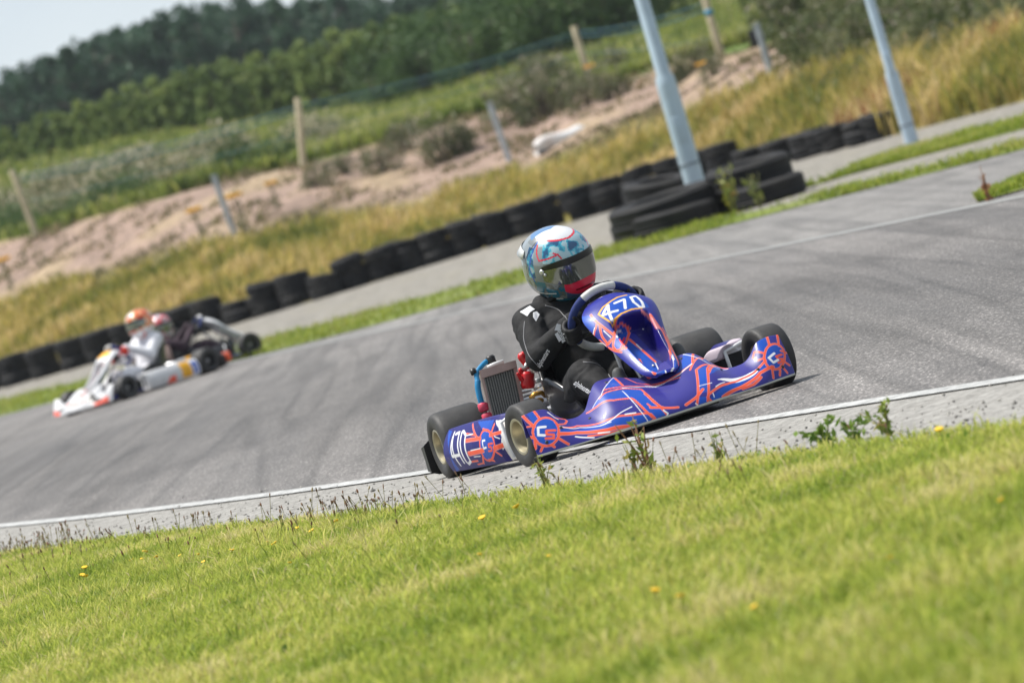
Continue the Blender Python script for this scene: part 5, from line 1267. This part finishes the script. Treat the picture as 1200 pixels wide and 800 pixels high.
xw = -960.
stack = 0
while xw < 470:
    D = float(wall_d(xw)) - .15 + rng.normal(0, .06); x = xw * D / F; zb = terr1(x, D)
    nlay = 2 if (stack % 9) else 3
    zt = zb + .10; jx = rng.normal(0, .015)
    nst = (3 if rng.random() < .85 else 2) if xw < 300 else 2 if rng.random() < .75 else 1
    for k in range(nst):
        put_tyre(x + jx * k + rng.normal(0, .02), D + rng.normal(0, .03), zt + k * .172, rng.normal(0, .03 + .02 * k), rng.normal(0, .03 + .02 * k), {1: ['single black car tyre lying low at the right end of the tyre wall'], 2: ['bottom black car tyre of a two high stack in the tyre wall', 'top black car tyre of a two high stack in the tyre wall'], 3: [q_ + ' black car tyre of a three high stack in the tyre wall below the bank' for q_ in ('bottom', 'middle', 'top')]}[nst][k], 'tyres of the long tyre wall')
    stack += 1
    xw += 34.0 + rng.normal(0, 2.2)
for px, py, z in [(858, 190, .0), (880, 182, .0), (905, 178, .0), (925, 180, .0), (948, 172, .0), (968, 168, 0), (988, 160, .05), (1034, 152, .05)]:
    x, y = unroll(px, py); D = float(wall_d(x)) + .5; xx = x * D / F
    put_tyre(xx, D, .09, rng.normal(0, .06), rng.normal(0, .06), 'black tyre half hidden in long grass between the two lamp poles', 'tyres in the grass between the lamp poles')
    if px in (948, 1034, 968): put_tyre(xx, D, .28, rng.normal(0, .08), rng.normal(0, .08), 'black tyre half hidden in long grass between the two lamp poles', 'tyres in the grass between the lamp poles')

def big(px, py, D, Ro, w, Ri, tx, ty, l, z=None):
    p = at_d(px, py, D); o = tyre(Ro, w, Ri, 48).obj('truck_tyre', M['old_tyre']); o.location = (p.x, p.y, p.z if z is None else z); o.rotation_euler = (tx, ty, 0); tag(o, l, 'truck tyre'); return o


big(792, 262, 62.6, .47, .24, .26, .02, .03, 'large worn truck tyre at the bottom of the front stack', .125)
big(779, 243, 62.9, .60, .27, .33, .05, -.03, 'large worn truck tyre lying on the front stack left of the thick pole')
big(772, 222, 66.5, .40, .24, .22, .10, .1, 'dark truck tyre leaning behind the front stack')
big(902, 228, 62.4, .40, .23, .24, .02, 0, 'smaller truck tyre under the right hand stack', .12)
big(852, 236, 63.4, .36, .22, .20, .02, 0, 'small truck tyre at the left underside of the right hand stack', .115)
big(878, 205, 62.8, .46, .29, .26, .06, .015, 'truck tyre lying flat on top of the right hand stack')
big(742, 262, 64.0, .26, .24, .15, .02, 0, 'small tyre under the left end of the front stack', .12)

# weeds by the tyres and by the kerb
def weed(px, py, h0, n, leaf, stops, label, z=.0, spread=.25, red=False):
    p = at(px, py); r = empty('weed_plant', (p.x, p.y, z), 0, label, 'weed')
    b = MB(); Pl = []
    for k in range(6):
        a = rng.uniform(0, 6.28); e = h0 * spread * rng.random(); hh = h0 * rng.uniform(.6, 1.); b.tube([(0, 0, -.01), (math.cos(a) * e * .4, math.sin(a) * e * .4, hh * .5), (math.cos(a) * e, math.sin(a) * e, hh)], [.0035 * h0 / .2, .003 * h0 / .2, .0015 * h0 / .2], 6)
        for t in rng.random(n // 6): Pl.append((math.cos(a) * e * t + rng.normal(0, .05 * h0), math.sin(a) * e * t + rng.normal(0, .05 * h0), hh * (t * .9 + .05)))
    b.obj('stem', mat('weed_stem', (.20, .10, .05) if red else (.14, .15, .05), .8), r)
    plant_obj(r, leaves(np.array(Pl), leaf, lerp_col(rng.random(len(Pl)), stops), .8), 'leaves'); return r


WE = [(0, (.14, .22, .03)), (.6, (.28, .34, .06)), (1, (.42, .28, .10))]
weed(762, 556, .22, 54, .022, WE, 'tall leafy dock weed with reddish stem at the lawn edge below the kart nose', spread=.35, red=True)
weed(748, 560, .14, 40, .018, WE, 'short weed beside the tall dock at the lawn edge')
weed(972, 527, .11, 90, .020, [(0, (.08, .17, .02)), (1, (.22, .32, .05))], 'dark green leafy clump on the concrete right of the kart', spread=.8)
weed(1003, 521, .10, 70, .018, [(0, (.08, .17, .02)), (1, (.22, .32, .05))], 'second dark green clump on the concrete at the lawn edge', spread=.8)
weed(1045, 513, .13, 60, .016, WE, 'pale weed on the concrete furthest right', spread=.5)
weed(845, 545, .12, 50, .016, WE, 'small weed at the lawn edge below the kart front', spread=.5)
weed(640, 572, .13, 50, .016, WE, 'grassy weed at the lawn edge below the front wheel', spread=.5)
weed(862, 252, .55, 60, .05, [(0, (.10, .15, .02)), (.7, (.28, .28, .04)), (1, (.45, .16, .03))], 'yellow and orange weed between the two truck tyre stacks', spread=.4)
weed(892, 244, .40, 40, .05, [(0, (.10, .15, .02)), (1, (.30, .30, .08))], 'pale weed at the foot of the right hand truck tyres', spread=.5)
weed(1160, 236, .26, 18, .03, [(0, (.20, .07, .03)), (1, (.30, .16, .08))], 'thin rust brown dock stalk on the verge at the right', spread=.12, red=True)

# yellow flowers in the lawn
def flower():
    r = empty('dandelion', (0, 0, 0)); MB().tube([(0, 0, 0), (.004, 0, .05), (.002, .002, .085)], .0014, 6).obj('stem', mat('flower_stem', (.12, .16, .03), .7), r)
    b = MB(); b.lathe([(.0001, .006), (.006, .007), (.012, .004), (.015, .006), (.0135, .001), (.006, -.004), (.0001, -.005)], (.002, .002, .086), (.1, -.3, 1), 16); b.obj('flower_head', mat('dandelion_yellow', (.80, .50, .01), .6, var=.2), r); return r


fl = flower()
for j, (px, py) in enumerate([(98, 664), (170, 645), (182, 647), (208, 643), (165, 650), (230, 641), (152, 650), (235, 650), (270, 640), (312, 626), (320, 634), (345, 612), (337, 650), (392, 604), (363, 618), (95, 672), (100, 674), (605, 592), (564, 606), (768, 690), (796, 690), (1170, 574), (1100, 502), (560, 640), (1040, 640), (880, 700), (640, 640)]):
    p = at(px, py, .08); o = fl if j == 0 else copy_tree(fl); o.location = (p.x, p.y, 0); o.rotation_euler = (0, 0, j * 1.7); o.scale = (rng.uniform(.55, .9),) * 3; tag(o, 'small yellow dandelion in the foreground lawn', 'flower', 'yellow flowers in the lawn')

# ---------------------------------------------------------------- karts and drivers
KP = (.325, 23.93)
k1 = build_kart(KP, R(15), 'violet', 'violet, blue and orange racing kart numbered 470 on the near white line')
d1, gl = build_driver(k1, 'person in a black race suit and blue white helmet driving the violet kart', M['suit_black'], M['glove'], M['boot'], 'blue', R(20), R(7), True, hpitch=17)
view = (-.966, .259, -.03)
decal_text('alpinestars', .0195, (.22, -.206, .248), (.22, -.140, .172), M['print_white'], 'suit_print', d1, view, ext=1.6)
decal_text('alpinestars', .0190, (-.05, -.245, .338), (-.05, -.170, .405), M['print_white'], 'suit_print', d1, view, ext=1.5)
decal_text('alpine', .0230, (.1, -.166, .412), (.1, -.172, .486), M['print_white'], 'glove_print', gl[0][0], view, ext=1.3)
decal_shape([[(.1, -.182, .470), (.1, -.165, .492), (.1, -.150, .485), (.1, -.158, .462)], [(.1, -.186, .455), (.1, -.172, .460), (.1, -.166, .425), (.1, -.178, .420)]], M['print_white'], 'glove_badge', gl[0][0], view)
decal_line([(.2, -.135, .320), (.2, -.085, .300), (.2, -.055, .262), (.2, -.045, .215)], .0022, M['print_grey'], 'knee_piping', d1, view)
decal_line([(-.1, -.235, .535), (-.1, -.262, .47), (-.1, -.262, .40), (-.1, -.235, .345)], .0018, M['print_grey'], 'sleeve_seam', d1, view)
decal_line([(0, -.16, .575), (0, -.11, .545), (0, -.09, .49), (0, -.085, .42)], .0018, M['print_grey'], 'chest_seam', d1, view)
decal_line([(0, .02, .56), (0, .025, .50), (0, .02, .42), (0, .02, .36)], .0026, M['black_plastic'], 'suit_zip', d1, view)
b = MB(); b.tube([(-.262 + .072 * math.cos(q), .004 + .078 * math.sin(q), .592 + .012 * math.cos(q * 2)) for q in np.linspace(0, 2 * math.pi, 25)[:-1]], .014, 10, closed=True); b.obj('collar', M['suit_black'], d1)
S_ = lambda q: [(-.22, y, z) for y, z in q]
decal_shape([S_([(-.210, .574), (-.162, .586), (-.146, .566), (-.170, .560), (-.186, .548)]), S_([(-.158, .556), (-.142, .556), (-.134, .540), (-.157, .518), (-.164, .538)])], M['print_white'], 'shoulder_badge', d1, view)
decal_shape([S_([(.134, .584), (.196, .566), (.243, .531), (.249, .493), (.228, .506), (.197, .540), (.136, .562)])], M['print_white'], 'shoulder_badge', d1, view)
k2 = build_kart((-3.88, 62.6), math.atan2(-.77, .64), 'white', 'white racing kart with yellow and orange panels in front of the tyre wall', fine=False)
d2, _ = build_driver(k2, 'person in a white race suit and orange helmet driving the white kart', M['suit_white'], mat('red_glove', (.65, .04, .02), .6), M['black_plastic'], 'orange', R(12), R(4), False)
k3 = build_kart((-3.42, 65.6), math.atan2(.94, -.34), 'stripped', 'dark racing kart facing right behind the white kart, with a white and red nose panel', fine=False)
d3, _ = build_driver(k3, 'person in a dark race suit and white and red helmet in the kart behind', M['suit_dark'], M['glove'], M['boot'], 'white', R(-70), 0., False, drop=.13)

# ---------------------------------------------------------------- light, sky, camera
SUN_EL, SUN_AZ = R(63), R(-70)                    # azimuth from straight ahead (+Y), negative is to the left
w = bpy.data.worlds.new('World'); SC.world = w; w.use_nodes = True; nt = w.node_tree
sky = nt.nodes.new('ShaderNodeTexSky'); sky.sky_type = 'NISHITA'; sky.sun_disc = False; sky.sun_elevation = SUN_EL; sky.sun_rotation = SUN_AZ; sky.air_density = 1.0; sky.dust_density = .05; sky.altitude = 2500; sky.ozone_density = 1.0
tn = nt.nodes.new('ShaderNodeMix'); tn.data_type = 'RGBA'; tn.blend_type = 'MULTIPLY'; tn.inputs[0].default_value = 1; tn.inputs[7].default_value = (.86, .80, .80, 1)       # thin high cloud
nt.links.new(sky.outputs[0], tn.inputs[6]); 
cn = nt.nodes.new('ShaderNodeTexNoise'); cn.inputs['Scale'].default_value = 5; cn.inputs['Detail'].default_value = 5; cr = nt.nodes.new('ShaderNodeValToRGB'); cr.color_ramp.elements[0].position = .35; cr.color_ramp.elements[0].color = (2.2, 2.5, 2.8, 1); cr.color_ramp.elements[1].position = .7; cr.color_ramp.elements[1].color = (3.1, 3.3, 3.45, 1)
tc = nt.nodes.new('ShaderNodeTexCoord'); cm = nt.nodes.new('ShaderNodeMapping'); cm.inputs['Scale'].default_value = (1, 1, 3.5); nt.links.new(tc.outputs['Generated'], cm.inputs['Vector']); nt.links.new(cm.outputs[0], cn.inputs['Vector']); nt.links.new(cn.outputs['Fac'], cr.inputs['Fac'])
cx = nt.nodes.new('ShaderNodeMix'); cx.data_type = 'RGBA'; cx.inputs[0].default_value = .82; nt.links.new(tn.outputs[2], cx.inputs[6]); nt.links.new(cr.outputs[0], cx.inputs[7]); nt.links.new(cx.outputs[2], nt.nodes['Background'].inputs['Color']); nt.nodes['Background'].inputs['Strength'].default_value = .125
sl_ = bpy.data.lights.new('sun', 'SUN'); sl_.energy = 3.2; sl_.angle = R(9); sl_.color = (1, .96, .90)
so = bpy.data.objects.new('sun', sl_); COL.objects.link(so)
b = MB(); b.box((0, 280, 12), (640, 720, 28.8), bev=0); hz = b.obj('haze', [])
hm = bpy.data.materials.new('air'); hm.use_nodes = True; ht = hm.node_tree; ht.nodes.remove(ht.nodes['Principled BSDF']); pv = ht.nodes.new('ShaderNodeVolumePrincipled'); pv.inputs['Color'].default_value = (.86, .92, 1, 1); pv.inputs['Density'].default_value = .00016
ht.links.new(pv.outputs[0], ht.nodes['Material Output'].inputs['Volume']); hz.data.materials.append(hm); tag(hz, kind='stuff')
sd = Vector((math.cos(SUN_EL) * math.sin(SUN_AZ), math.cos(SUN_EL) * math.cos(SUN_AZ), math.sin(SUN_EL)))
so.rotation_euler = sd.to_track_quat('Z', 'Y').to_euler(); so.location = (0, 20, 30)

cam = bpy.data.cameras.new('camera'); co = bpy.data.objects.new('camera', cam); COL.objects.link(co); SC.camera = co
cam.sensor_width = 36; cam.lens = F / 1200 * 36; cam.clip_start = .1; cam.clip_end = 5000
pitch = math.atan(HOR / F)
co.matrix_world = Matrix.Translation((0, 0, H)) @ Matrix.Rotation(math.pi / 2 - pitch, 4, 'X') @ Matrix.Rotation(-ROLL, 4, 'Z')
cam.dof.use_dof = True; cam.dof.focus_distance = 23.5; cam.dof.aperture_fstop = 5.8
SC.view_settings.view_transform = 'Standard'; SC.view_settings.look = 'None'; SC.view_settings.gamma = 1; SC.view_settings.use_curve_mapping = False
SC.view_settings.exposure = .92
SC.cycles.use_denoising = True
